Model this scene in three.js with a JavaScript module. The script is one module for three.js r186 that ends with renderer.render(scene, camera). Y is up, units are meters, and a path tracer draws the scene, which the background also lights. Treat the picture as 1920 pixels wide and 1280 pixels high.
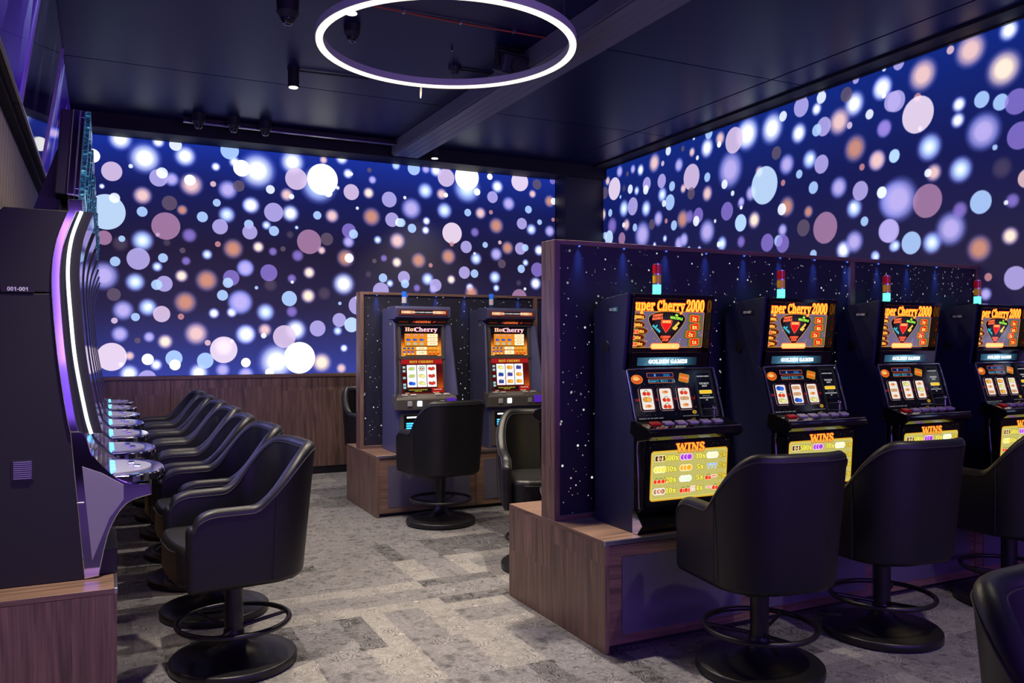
import * as THREE from 'three';
import { RoundedBoxGeometry } from 'three/addons/geometries/RoundedBoxGeometry.js';
import { mergeGeometries, toCreasedNormals } from 'three/addons/utils/BufferGeometryUtils.js';
import { RectAreaLightUniformsLib } from 'three/addons/lights/RectAreaLightUniformsLib.js';
RectAreaLightUniformsLib.init();

// ---------- camera, exposure, large lights ----------
const scene = new THREE.Scene();
scene.background = new THREE.Color(0x000000);
const camera = new THREE.PerspectiveCamera(44.74, 1.5, 0.05, 60);
camera.position.set(0, 1.5, 0);
camera.rotation.y = -Math.atan(770 / 1555);
const renderer = new THREE.WebGLRenderer({ antialias: true });
renderer.toneMapping = THREE.LinearToneMapping;
renderer.toneMappingExposure = 1.0;
renderer.shadowMap.enabled = true;
const LIT = { back: 1.25, right: 1.2, ring: 1.7, ringSpot: 1.85, spot: 20, violet: 1.8, violetArea: 4, curved: 4, wallScreen: 0.2, screens: 0.9 };
function areaLight(name, color, intensity, w, h, pos, look) {
  const l = new THREE.RectAreaLight(color, intensity, w, h); l.name = name;
  l.position.set(...pos); l.lookAt(...look); scene.add(l); return l;
}
const CEIL = 3.75, ZB = -9.43;

// ---------- helpers ----------
let seed = 7;
const rnd = () => { seed = (seed * 1664525 + 1013904223) >>> 0; return seed / 4294967296; };
const used = {};
function numbered(n) { const k = used[n] = (used[n] || 0) + 1; return k === 1 ? n : `${n}_${String(k - 1).padStart(3, '0')}`; }
function T(g, x = 0, y = 0, z = 0, rx = 0, ry = 0, rz = 0) {
  const m = new THREE.Matrix4().makeRotationFromEuler(new THREE.Euler(rx, ry, rz)); m.setPosition(x, y, z);
  return g.applyMatrix4(m);
}
const bx = (w, h, d, x = 0, y = 0, z = 0, r = 0, seg = 2) => T(r ? new RoundedBoxGeometry(w, h, d, seg, r) : new THREE.BoxGeometry(w, h, d), x, y, z);
const cyl = (r0, r1, h, x = 0, y = 0, z = 0, n = 32, rx = 0, rz = 0) => T(new THREE.CylinderGeometry(r1, r0, h, n), x, y, z, rx, 0, rz);
function merge(list) {
  if (!Array.isArray(list)) return list;
  return mergeGeometries(list.map(g => { const q = g.index ? g.toNonIndexed() : g; for (const k of Object.keys(q.attributes)) if (!['position', 'normal', 'uv'].includes(k)) q.deleteAttribute(k); return q; }), false);
}
function part(name, geo, mat, parent) {
  const m = new THREE.Mesh(merge(geo), mat); m.name = name; m.castShadow = m.receiveShadow = true;
  if (parent) parent.add(m); return m;
}
function thing(name, label, category, pos = [0, 0, 0], turn = 0, group) {
  const o = new THREE.Group(); o.name = numbered(name); o.position.set(...pos); o.rotation.y = turn;
  o.userData = { label, category }; if (group) o.userData.group = group; scene.add(o); return o;
}
function tag(m, label, category, group) { m.name = numbered(m.name); m.userData = { label, category }; if (group) m.userData.group = group; scene.add(m); return m; }
function struct(name, geo, mat, parent) { const m = part(name, geo, mat, parent); if (!parent) { m.name = numbered(name); m.userData.kind = 'structure'; scene.add(m); } return m; }
function dup(o, pos, turn, label, group) {
  const c = o.clone(); c.name = numbered(o.name.replace(/_\d{3}$/, '')); c.position.set(...pos); c.rotation.y = turn;
  c.userData = { ...o.userData, label }; if (group) c.userData.group = group; scene.add(c); return c;
}
// uv in metres from the face normal; swap turns the grain
function muv(g, swap = false, off = [0, 0], s = 1) {
  if (g.index) g = g.toNonIndexed();
  const p = g.attributes.position, n = g.attributes.normal, uv = new Float32Array(p.count * 2);
  for (let i = 0; i < p.count; i++) {
    const ax = Math.abs(n.getX(i)), ay = Math.abs(n.getY(i)), az = Math.abs(n.getZ(i));
    let u, v;
    if (ax >= ay && ax >= az) { u = p.getZ(i); v = p.getY(i); } else if (ay >= az) { u = p.getX(i); v = p.getZ(i); } else { u = p.getX(i); v = p.getY(i); }
    if (swap) [u, v] = [v, u];
    uv[2 * i] = u * s + off[0]; uv[2 * i + 1] = v * s + off[1];
  }
  g.setAttribute('uv', new THREE.BufferAttribute(uv, 2)); return g;
}
// side profile (a, b) in the z-y plane extruded across x, centred
function slab(pts, w, bevel = 0) {
  const s = new THREE.Shape(pts.map(([a, b]) => new THREE.Vector2(a, b)));
  const g = new THREE.ExtrudeGeometry(s, { depth: w - 2 * bevel, bevelEnabled: bevel > 0, bevelSize: bevel, bevelThickness: bevel, bevelOffset: -bevel, bevelSegments: 2, curveSegments: 10 });
  g.translate(0, 0, -(w - 2 * bevel) / 2); g.rotateY(-Math.PI / 2); return g; // shape x -> +z
}
// rectangle facing +z with uv 0..1
const card = (w, h, x = 0, y = 0, z = 0, rx = 0, ry = 0) => T(new THREE.PlaneGeometry(w, h), x, y, z, rx, ry);
const tube = (pts, r, n = 24, m = 8, closed = false) => new THREE.TubeGeometry(new THREE.CatmullRomCurve3(pts.map(p => new THREE.Vector3(...p)), closed, 'centripetal'), n, r, m, closed);
const bar = (a, b, r, m = 8) => new THREE.TubeGeometry(new THREE.LineCurve3(new THREE.Vector3(...a), new THREE.Vector3(...b)), 1, r, m);

// ---------- noise ----------
const hash = (x, y, s) => { let h = (x * 374761393 + y * 668265263 + s * 974634777) | 0; h = Math.imul(h ^ (h >>> 13), 1274126177); return ((h ^ (h >>> 16)) >>> 0) / 4294967296; };
function vn(x, y, s) {
  const i = Math.floor(x), j = Math.floor(y), f = x - i, g = y - j, u = f * f * (3 - 2 * f), v = g * g * (3 - 2 * g);
  return (hash(i, j, s) * (1 - u) + hash(i + 1, j, s) * u) * (1 - v) + (hash(i, j + 1, s) * (1 - u) + hash(i + 1, j + 1, s) * u) * v;
}
const fbm = (x, y, s, o = 4) => { let a = 0.5, t = 0; for (let k = 0; k < o; k++) { t += a * vn(x, y, s + k); x *= 2.03; y *= 2.03; a *= 0.5; } return t; };

// ---------- textures ----------
function cv(w, h, fn, o = {}) {
  const c = document.createElement('canvas'); c.width = w; c.height = h; const g = c.getContext('2d'); fn(g, w, h);
  const t = new THREE.CanvasTexture(c); if (!o.data) t.colorSpace = THREE.SRGBColorSpace;
  t.wrapS = t.wrapT = o.clamp ? THREE.ClampToEdgeWrapping : THREE.RepeatWrapping; t.magFilter = THREE.LinearFilter; return t;
}
function pix(w, h, fn, o = {}) {
  return cv(w, h, (g) => { const d = g.createImageData(w, h); for (let j = 0; j < h; j++) for (let i = 0; i < w; i++) { const c = fn(i, j), k = 4 * (j * w + i); d.data[k] = c[0]; d.data[k + 1] = c[1]; d.data[k + 2] = c[2]; d.data[k + 3] = 255; } g.putImageData(d, 0, 0); }, o);
}
// walnut laminate, grain along v, 1 m square
function woodTex(r, g, b, s) {
  return pix(1024, 1024, (i, j) => {
    const x = i / 1024, y = j / 1024, w = fbm(x * 7, y * 1.2, s, 3) * 2.4;
    const streak = fbm(x * 60 + w * 3, y * 2.2, s + 9, 3), fine = vn(x * 420 + w * 10, y * 9, s + 20);
    const cath = Math.sin((x * 9 + w * 2.2) * 6.28) * 0.5 + 0.5;
    const t = 0.58 + 0.34 * (streak - 0.45) + 0.12 * (fine - 0.5) + 0.13 * (cath - 0.5) * vn(x * 5, y * 1.1, s + 4);
    return [r * t * 1.55, g * t * 1.55, b * t * 1.55];
  });
}
const TX = {};
TX.wood = woodTex(130, 102, 85, 11);
TX.leather = pix(512, 512, (i, j) => { const a = fbm(i / 5, j / 5, 3, 3), v = 110 + 110 * a; return [v, v, v]; }, { data: true });
TX.grille = cv(512, 512, (g, w, h) => {
  g.fillStyle = '#8d89a0'; g.fillRect(0, 0, w, h); g.fillStyle = '#16141c';
  const p = 16; for (let j = 0; j <= h / p * 1.2; j++) for (let i = -1; i <= w / p; i++) { g.beginPath(); g.arc((i + (j % 2) * 0.5) * p, j * p * 0.875 * (512 / (Math.round(512 / (p * 0.875 * 2)) * 2 * p * 0.875)), p * 0.32, 0, 7); g.fill(); }
});
// patchwork carpet: every tile is a patchwork of worn cream, grey and dark paisley pieces
TX.carpet = [0, 1, 2, 3, 4, 5].map((k) => {
  const S = 60 + k * 37, cuts = [[0, 0.46 + 0.12 * hash(k, 1, 5)], [1, 0.30 + 0.4 * hash(k, 2, 5)], [1, 0.30 + 0.4 * hash(k, 3, 5)]], kind = [[1, 1, 3, 3], [3, 3, 1, 1], [0, 0, 3, 1], [2, 1, 2, 2], [0, 0, 1, 3], [2, 2, 3, 3]][k];
  const cen = []; for (let q = 0; q < 14; q++) cen.push([hash(q, k, 1), hash(q, k, 2), 0.4 + hash(q, k, 3), hash(q, k, 4) * 3.14]);
  return pix(512, 512, (i, j) => {
    const x = i / 512, y = j / 512, jit = (fbm(x * 16, y * 16, S + 1, 3) - 0.45) * 0.10;
    const r = y + jit > cuts[0][1] ? 1 : 0, c = x + jit > cuts[1 + r][1] ? 1 : 0, kd = kind[r * 2 + c];
    let f = 9; for (const [cx, cy, e, a] of cen) { const dx = x - cx, dy = y - cy, u = dx * Math.cos(a) + dy * Math.sin(a), v = (dy * Math.cos(a) - dx * Math.sin(a)) * (1 + e); f = Math.min(f, Math.hypot(u, v)); }
    const w = fbm(x * 7, y * 7, S + 3, 3), worn = fbm(x * 5, y * 5, S + 11, 4), fine = fbm(x * 40, y * 40, S + 15, 2), grain = hash(i, j, S) - 0.5;
    const line = Math.pow(Math.abs(Math.sin(f * 62 + w * 26)), 0.8), keep = Math.min(1, Math.max(0, worn * 4 - 1.3));
    const base = [0.585, 0.475, 0.44, 0.52][kd], ink = [0.30, 0.08, 0.46, 0.26][kd], blot = [0.05, 0.16, 0.22, 0.12][kd % 4];
    let t = base + 0.20 * (worn - 0.48) + 0.15 * grain + 0.16 * (fine - 0.4);
    t -= (1 - line) * ink * keep; t -= Math.max(0, fbm(x * 11, y * 11, S + 23, 3) - 0.48) * blot * 4;
    t = Math.max(0.16, t);
    const warm = kd === 0 ? 0.55 : 0.2;
    return [255 * t * (0.945 + 0.02 * warm), 255 * t * (0.93 + 0.015 * warm), 255 * t * (0.96 - 0.09 * warm)];
  });
});
TX.wallpaper = cv(512, 512, (g, w, h) => {
  g.fillStyle = '#8a7e78'; g.fillRect(0, 0, w, h); g.strokeStyle = '#b8b0e8'; g.lineWidth = 4;
  for (let k = 0; k < 16; k++) { g.beginPath(); for (let y = 0; y <= h; y += 8) { const x = k * 32 + 12 * Math.sin(y / 512 * 6.2832 * 4 + (k % 2) * 3.14); y ? g.lineTo(x, y) : g.moveTo(x, y); } g.stroke(); }
});
const PAL = { w: [236, 243, 255], W: [255, 255, 255], l: [172, 205, 250], L: [196, 224, 252], b: [186, 212, 255], p: [176, 164, 226], P: [200, 190, 240], k: [214, 190, 222], K: [240, 218, 236], m: [176, 130, 168], v: [138, 116, 206], o: [226, 188, 190], O: [220, 150, 122], y: [250, 226, 206], g: [96, 80, 98], r: [190, 128, 136], q: [226, 184, 196] };
function bokeh(W, H, u0, u1, v0, v1, list, bg, fill) {
  return cv(W, H, (g) => {
    bg(g, W, H);
    const sc = W / (u1 - u0), X = u => (u - u0) * sc, Y = v => (v1 - v) * H / (v1 - v0);
    const items = list.split(';').map(t => { const a = t.split(','); return [+a[0], +a[1], +a[2], a[3][0], a[3][1]]; }).concat(fill || []);
    for (const pass of ['b', 's']) for (const [u, v, r, kind, col] of items) {
      if (kind !== pass) continue;
      const c = PAL[col], x = X(u), y = Y(v), R = r * sc, rgba = (a, q = c) => `rgba(${q[0]},${q[1]},${q[2]},${a})`;
      if (kind === 's') {
        g.fillStyle = rgba(col === 'W' ? 1 : col === 'g' || col === 'v' || col === 'm' ? 0.78 : 0.86); g.beginPath(); g.arc(x, y, R, 0, 7); g.fill();
      } else {
        const gr = g.createRadialGradient(x, y, 0, x, y, R * 1.12), warm = 'oOy'.includes(col), rim = warm ? [150, 128, 190] : col === 'v' || col === 'g' ? c : [120, 132, 232];
        const A = col === 'g' ? 0.55 : 'vO'.includes(col) ? 0.85 : 1;
        gr.addColorStop(0, rgba(A, col === 'b' || col === 'w' ? [250, 252, 255] : c)); gr.addColorStop(0.38, rgba(A * 0.97)); gr.addColorStop(0.66, rgba(A * 0.72, [(c[0] + rim[0]) / 2, (c[1] + rim[1]) / 2, (c[2] + rim[2]) / 2])); gr.addColorStop(0.86, rgba(A * 0.26, rim)); gr.addColorStop(1, rgba(0, rim));
        g.fillStyle = gr; g.beginPath(); g.arc(x, y, R * 1.15, 0, 7); g.fill();
      }
    }
  }, { clamp: true });
}
const BACK = '0.175,3.58,0.118,bw;0.405,3.405,0.16,bw;0.534,3.589,0.065,bw;0.796,3.464,0.114,bw;0.702,3.576,0.063,sw;1.248,3.571,0.096,sl;1.373,3.39,0.089,sW;1.298,3.451,0.063,bw;1.105,3.381,0.05,bw;-0.08,3.382,0.07,sW;0.096,3.24,0.098,sk;0.272,3.31,0.022,sw;0.537,3.212,0.09,sp;0.571,3.266,0.057,sw;0.664,3.208,0.076,bp;0.844,3.214,0.057,sW;0.858,3.169,0.122,bo;1.078,3.193,0.031,sq;1.228,3.143,0.104,bp;1.343,3.194,0.061,sg;0.005,3.08,0.029,bw;0.047,2.822,0.178,sL;0.122,2.97,0.051,sw;0.383,3.015,0.095,bo;0.38,2.847,0.052,sl;0.643,2.956,0.076,sg;0.768,2.892,0.056,bO;0.608,2.712,0.141,sm;0.529,2.617,0.026,bw;0.383,2.547,0.112,bb;0.189,2.556,0.032,sl;0.175,2.506,0.079,bg;0.025,2.557,0.073,sm;0.839,2.627,0.076,bv;0.617,2.539,0.04,bg;0.771,2.464,0.03,sg;0.343,2.356,0.111,sp;0.969,2.832,0.056,sl;1.115,2.994,0.041,sl;1.218,2.872,0.091,bb;1.223,2.854,0.021,bw;1.149,2.738,0.081,sp;1.448,2.993,0.071,bb;1.283,2.507,0.109,bO;1.126,2.549,0.031,sr;1.017,2.432,0.057,bb;1.448,2.783,0.05,sl;1.459,2.699,0.08,sp;0.58,2.376,0.048,sl;0.127,2.32,0.049,sl;0.524,2.282,0.054,bb;0.806,2.354,0.048,bv;0.314,2.115,0.098,bb;0.021,2.17,0.143,bp;0.592,2.106,0.082,sp;0.519,2.093,0.054,sl;0.761,2.194,0.069,by;1.013,2.156,0.118,bO;1.264,2.19,0.085,sv;1.23,2.136,0.054,sl;0.115,1.981,0.065,sg;0.798,1.916,0.117,bO;1.174,1.999,0.057,sl;1.353,1.927,0.126,bp;0.201,1.821,0.103,bp;0.433,1.856,0.094,bb;0.45,1.867,0.019,sW;0.567,1.788,0.084,sk;0.317,1.753,0.042,sl;0.755,1.763,0.032,sr;0.12,1.714,0.031,sk;1.086,1.803,0.059,bw;1.27,1.817,0.059,bw;0.171,1.576,0.084,bp;0.447,1.547,0.057,bp;0.336,1.51,0.03,sg;0.601,1.499,0.079,by;0.907,1.584,0.123,bo;1.023,1.486,0.031,sq;1.411,1.578,0.109,bw;1.187,1.41,0.141,sK;1.187,1.442,0.103,bw;0.095,1.343,0.141,sK;0.262,1.352,0.05,bo;0.183,1.265,0.029,bw;0.433,1.314,0.058,sW;0.514,1.256,0.063,bw;0.687,1.322,0.084,sl;0.697,1.253,0.056,sW;0.998,1.295,0.084,sl;1.416,1.269,0.05,sW;0.932,1.165,0.102,bw;1.176,1.193,0.076,bp;0.258,1.166,0.098,bw;0.428,1.111,0.089,sp;1.416,1.135,0.088,bp;1.27,1.502,0.027,bw;1.411,2.306,0.093,bp;1.539,3.378,0.2,bw;1.919,3.509,0.14,bw;1.961,3.325,0.122,sk;2.258,3.345,0.175,sW;2.214,3.276,0.207,bb;2.269,3.567,0.048,bo;2.479,3.607,0.077,bw;2.552,3.437,0.061,bw;2.591,3.437,0.02,sW;2.806,3.501,0.028,sg;2.843,3.39,0.05,bp;3.13,3.597,0.051,bw;1.678,3.183,0.048,sw;1.857,3.139,0.075,bo;1.91,3.122,0.03,sw;2.324,3.195,0.046,sW;2.432,3.263,0.026,bW;2.591,3.227,0.091,sk;2.797,3.233,0.069,by;3.047,3.176,0.091,sp;1.473,2.993,0.097,bw;1.714,2.933,0.104,sp;1.897,2.933,0.099,bw;1.636,2.785,0.053,bb;1.717,2.726,0.055,sl;1.966,2.779,0.024,bb;2.198,2.932,0.047,sl;2.366,2.937,0.082,bo;2.662,3.046,0.019,sw;2.831,2.957,0.11,bO;3.082,2.94,0.084,sp;3.171,2.912,0.05,sw;1.892,2.696,0.043,bg;2.106,2.627,0.136,sm;2.307,2.668,0.072,sg;2.563,2.779,0.082,sv;2.617,2.743,0.053,sl;2.558,2.651,0.072,bp;2.906,2.692,0.051,bb;3.147,2.694,0.102,bo;1.549,2.54,0.065,by;1.706,2.497,0.048,bv;1.815,2.532,0.029,sg;1.977,2.464,0.067,bv;2.247,2.537,0.049,bo;2.524,2.462,0.105,bO;2.565,2.463,0.054,sw;2.866,2.443,0.027,sg;2.982,2.48,0.043,bv;3.141,2.438,0.066,by;1.412,2.298,0.089,bp;1.662,2.26,0.092,sv;1.678,2.127,0.074,bg;1.913,2.204,0.052,bv;1.917,2.165,0.018,sw;1.529,2.091,0.02,sl;2.106,2.279,0.07,by;1.885,1.98,0.084,sl;2.501,2.163,0.133,bw;2.095,2.015,0.085,by;2.277,2.047,0.077,bg;1.361,1.93,0.131,bp;1.626,1.824,0.101,bb;1.913,1.834,0.064,bv;2.794,2.284,0.039,bg;2.971,2.248,0.052,sl;3.055,2.186,0.048,bb;2.945,2.096,0.097,sp;2.457,1.938,0.02,sl;2.665,1.918,0.106,sp;2.682,2.008,0.042,sw;1.422,1.579,0.105,bw;1.619,1.628,0.076,bo;1.606,1.564,0.03,sw;1.831,1.554,0.125,sk;1.956,1.63,0.124,bw;2.201,1.648,0.09,sp;2.451,1.747,0.079,sp;2.594,1.693,0.085,sL;2.432,1.622,0.055,bb;2.505,1.423,0.047,bw;1.745,1.277,0.202,bw;1.998,1.317,0.175,sW;2.247,1.261,0.115,by;2.474,1.192,0.061,bo;1.417,1.27,0.05,sW;1.67,1.156,0.048,sW;1.417,1.149,0.063,bp;2.699,1.395,0.033,sw;3.131,3.581,0.053,bl;3.353,3.569,0.078,sl;3.506,3.576,0.054,bp;3.768,3.497,0.11,sk;3.637,3.574,0.082,bw;4.044,3.528,0.16,sW;4.044,3.389,0.181,bb;4.355,3.56,0.038,sW;4.776,3.535,0.12,sK;5.023,3.52,0.065,sg;3.499,3.315,0.1,bb;3.71,3.293,0.071,bo;3.764,3.284,0.029,sW;4.181,3.356,0.043,sW;4.459,3.444,0.085,bw;4.392,3.308,0.073,sp;4.617,3.241,0.09,bp;4.958,3.392,0.055,bo;5.21,3.317,0.08,bO;5.268,3.321,0.044,sw;5.252,3.583,0.041,sv;3.321,3.088,0.128,bp;3.746,3.095,0.101,bb;3.24,3.213,0.019,sW;4.055,3.091,0.046,sl;4.227,3.096,0.076,bo;4.37,3.117,0.028,sr;4.444,2.953,0.102,bO;4.899,3.188,0.049,sl;4.805,3.002,0.072,sp;5.061,3.037,0.035,sl;4.941,2.936,0.075,bb;4.922,2.927,0.023,bW;3.197,2.912,0.051,sl;3.33,2.853,0.054,sl;3.513,2.952,0.052,bw;3.503,2.84,0.052,bw;3.847,2.825,0.128,sK;3.842,2.691,0.028,sr;4.15,2.854,0.059,bv;5.21,2.93,0.076,bp;5.26,3.082,0.026,sr;3.413,2.473,0.097,bO;3.567,2.421,0.027,sr;3.798,2.537,0.099,bO;4.034,2.666,0.075,sp;4.291,2.704,0.037,sl;4.494,2.746,0.025,sq;4.601,2.683,0.085,bO;4.444,2.595,0.085,bp;4.166,2.526,0.08,bb;4.147,2.591,0.017,sw;4.784,2.683,0.077,sp;4.854,2.696,0.046,sl;5.053,2.674,0.073,bw;4.522,2.478,0.055,sg;3.528,2.253,0.082,bb;3.229,2.264,0.075,sp;3.243,2.188,0.051,sl;3.632,2.182,0.075,sp;3.835,2.257,0.059,by;4.01,2.349,0.075,sp;4.146,2.341,0.052,sl;4.425,2.305,0.082,bb;4.444,2.171,0.047,bb;4.082,2.168,0.056,bw;4.105,2.099,0.091,bO;4.796,2.425,0.052,sl;4.857,2.506,0.047,bb;5.028,2.424,0.09,sv;5.003,2.245,0.084,bw;4.76,2.244,0.039,bg;4.849,2.171,0.02,sw;4.768,2.058,0.107,sm;3.6,2.133,0.055,bp;3.392,2.141,0.047,bv';
const RIGHT = '0.038,3.64,0.06,sw;0.136,3.631,0.099,bo;0.071,3.46,0.075,bv;0.038,3.316,0.09,sv;-0.005,3.344,0.057,sl;0.317,3.428,0.078,sg;0.388,3.57,0.061,bo;0.55,3.443,0.143,sK;0.777,3.411,0.047,bg;0.675,3.638,0.076,bp;0.857,3.576,0.031,sg;0.981,3.611,0.058,bp;1.149,3.569,0.075,bw;0.92,3.376,0.057,sw;1.064,3.333,0.058,bb;1.28,3.376,0.084,sp;1.261,3.312,0.057,sw;0.695,3.316,0.028,bl;0.777,3.158,0.112,bb;0.976,3.156,0.11,sp;1.267,3.087,0.102,bb;0.45,3.15,0.05,sl;0.263,3.152,0.088,by;0.054,2.874,0.063,sv;0.32,2.873,0.049,sl;0.419,2.832,0.097,sL;0.728,2.789,0.078,sm;0.496,2.976,0.112,bv;1.439,3.598,0.115,bo;1.608,3.558,0.032,sk;1.718,3.68,0.052,sw;1.588,3.359,0.083,sp;1.791,3.264,0.057,sl;1.6,3.198,0.093,bb;1.748,3.088,0.091,sl;1.633,3.092,0.04,sw;1.921,3.48,0.081,bp;1.995,3.648,0.032,sg;2.161,3.574,0.055,bo;2.256,3.493,0.027,sw;2.422,3.566,0.112,bw;2.453,3.713,0.061,sl;2.194,3.717,0.019,sw;2.639,3.618,0.078,bo;2.623,3.559,0.033,sW;2.856,3.551,0.133,sk;3.018,3.571,0.138,bw;2.15,3.304,0.143,sk;2.002,3.203,0.056,bo;2.145,3.124,0.066,sg;2.426,3.252,0.051,sl;2.426,3.078,0.088,bo;2.798,3.262,0.193,bp;2.709,3.127,0.049,sw;2.837,3.014,0.028,sw;1.187,2.783,0.165,bp;0.835,2.948,0.078,bo;0.768,2.954,0.033,sw;1.023,2.891,0.049,sl;1.387,2.881,0.062,sg;1.52,2.933,0.093,bp;1.677,2.884,0.03,sr;1.827,2.814,0.058,sl;1.991,2.863,0.109,bO;2.116,2.874,0.076,bv;2.271,2.866,0.085,sv;2.234,2.81,0.056,sw;1.652,2.685,0.045,bb;1.921,2.599,0.084,bp;2.014,2.631,0.083,bp;2.422,2.672,0.133,bp;2.557,2.767,0.02,sw;2.749,2.843,0.095,sv;2.961,2.891,0.053,bv;2.967,2.848,0.019,sw;2.961,2.695,0.086,sl;2.669,2.518,0.081,bb;2.615,2.515,0.031,sw;2.967,2.505,0.063,bv;2.289,2.498,0.038,bb;2.105,2.521,0.028,sl;1.444,2.635,0.037,bb;3.064,3.567,0.17,bw;3.412,3.544,0.157,bw;3.56,3.622,0.05,sw;3.793,3.651,0.092,sp;3.982,3.582,0.063,bw;4.038,3.672,0.056,sw;3.762,3.416,0.101,bw;4.065,3.406,0.084,sp;3.982,3.393,0.055,sl;4.407,3.517,0.113,bw;4.322,3.621,0.064,sg;4.242,3.408,0.123,bo;4.358,3.347,0.03,sk;4.568,3.389,0.042,sw;4.694,3.574,0.101,bw;4.713,3.505,0.02,sW;4.425,3.717,0.034,sp;4.716,3.236,0.071,bp;4.416,3.139,0.119,bO;4.797,3.435,0.081,sp;4.716,3.722,0.019,sw;3.471,3.295,0.064,sg;3.608,3.159,0.1,bp;3.898,3.148,0.091,bb;3.916,3.158,0.021,sW;4.038,3.078,0.083,sp;3.768,3.039,0.041,sl;3.303,3.015,0.183,sL;3.233,3.161,0.059,bo;3.113,2.969,0.079,bp;3.56,2.995,0.03,sr;3.942,2.885,0.057,sl;4.49,2.965,0.029,sr;4.641,2.991,0.085,bo;4.237,2.837,0.096,bp;4.472,2.769,0.082,sp;4.691,2.719,0.049,sl;4.407,2.631,0.088,bb;4.394,2.651,0.02,sW;4.516,2.506,0.041,sl;3.608,2.763,0.1,bO;3.544,2.747,0.057,sw;3.161,2.698,0.089,by;3.882,2.677,0.058,bO;3.82,2.538,0.078,sg;4.081,2.507,0.14,sm;2.972,2.908,0.05,bp;2.972,2.849,0.018,sw;2.959,2.696,0.086,sl;3.553,2.551,0.063,bp;3.345,2.454,0.087,sv;3.497,2.455,0.055,sl;3.553,2.422,0.085,sv;3.942,2.286,0.041,sl;4.289,2.289,0.086,bw;4.407,2.348,0.099,bp;4.624,2.207,0.047,bb;4.754,2.398,0.095,sp;4.757,2.336,0.032,bO;4.814,2.988,0.051,sl;4.806,2.64,0.148,bp;4.806,2.264,0.046,bb;4.699,3.571,0.1,bw;4.714,3.505,0.02,sW;4.833,3.429,0.086,sp;5.078,3.57,0.131,bo;4.857,3.723,0.052,sp;5.319,3.685,0.032,sq;5.482,3.632,0.128,bo;5.775,3.677,0.078,bw;5.737,3.419,0.136,by;5.032,3.408,0.033,sr;5.034,3.271,0.144,sK;5.055,3.157,0.023,bw;5.39,3.258,0.061,bw;5.38,3.143,0.061,bw;5.571,3.247,0.06,sl;5.715,3.19,0.059,sl;5.834,3.163,0.089,sv;5.855,2.922,0.095,sv;5.583,3.014,0.139,bp;5.672,2.879,0.02,sl;4.716,3.238,0.076,bv;5.138,2.995,0.112,bb;4.816,2.998,0.051,sl;4.646,2.991,0.087,bo;4.816,2.993,0.05,sl;5.176,2.792,0.072,bo;5.125,2.799,0.032,sw;5.402,2.772,0.102,bb;5.724,2.724,0.078,bg;4.693,2.719,0.048,sw;4.857,2.636,0.178,bp;5.12,2.584,0.13,sm;4.768,2.395,0.095,sp;4.76,2.339,0.034,bO;4.827,2.27,0.051,bb;4.974,2.276,0.09,sl;5.161,2.257,0.09,bb;5.321,2.345,0.131,bp;5.398,2.474,0.065,bv;5.563,2.507,0.085,sl;5.801,2.481,0.054,bv;5.754,2.475,0.017,sw;5.784,2.237,0.067,by;5.551,2.173,0.101,bO;5.822,1.941,0.083,sp;5.621,1.962,0.03,sr;4.634,2.199,0.042,bb;5.11,2.073,0.036,bb;5.601,1.84,0.05,bp';
function extra(n, u0, u1, v0, v1) { const out = []; for (let k = 0; k < n; k++) { const b = rnd() < 0.5, r = 0.02 + 0.11 * rnd() * rnd() + (b ? 0.04 : 0); out.push([u0 + (u1 - u0) * rnd(), v0 + (v1 - v0) * rnd(), r, b ? 'b' : 's', 'wlbpvokmygwlb'[Math.floor(rnd() * 13)]]); } return out; }
TX.back = bokeh(2048, 820, -0.75, 5.29, 1.14, 3.60, BACK, (g, W, H) => {
  const a = g.createLinearGradient(0, 0, 0, H); a.addColorStop(0, '#122a8c'); a.addColorStop(0.2, '#10174e'); a.addColorStop(0.45, '#19142c'); a.addColorStop(0.7, '#1f1a3c'); a.addColorStop(1, '#2c3890'); g.fillStyle = a; g.fillRect(0, 0, W, H);
}, extra(14, -0.75, -0.15, 1.14, 3.6).concat(extra(22, 3.2, 5.29, 1.14, 2.0)));
TX.right = bokeh(2048, 448, 0, 11.9, 1.10, 3.72, RIGHT, (g, W, H) => {
  const a = g.createLinearGradient(0, 0, 0, H); a.addColorStop(0, '#0c2478'); a.addColorStop(0.3, '#10154c'); a.addColorStop(0.6, '#1a1536'); a.addColorStop(1, '#241c40'); g.fillStyle = a; g.fillRect(0, 0, W, H);
}, extra(150, 5.9, 11.9, 1.1, 3.7).concat(extra(60, 0, 5.9, 1.1, 1.8)));
TX.stars = [0, 1].map((k) => cv(1024, 700, (g, w, h) => {
  g.fillStyle = '#000'; g.fillRect(0, 0, w, h);
  for (let i = 0; i < 760; i++) { const r = 0.95 + 2.6 * Math.pow(rnd(), 3), x = rnd() * w, y = rnd() * h; g.fillStyle = `rgba(255,255,255,${0.45 + 0.55 * rnd()})`; g.beginPath(); g.arc(x, y, r, 0, 7); g.fill(); }
}, { clamp: true }));
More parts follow.
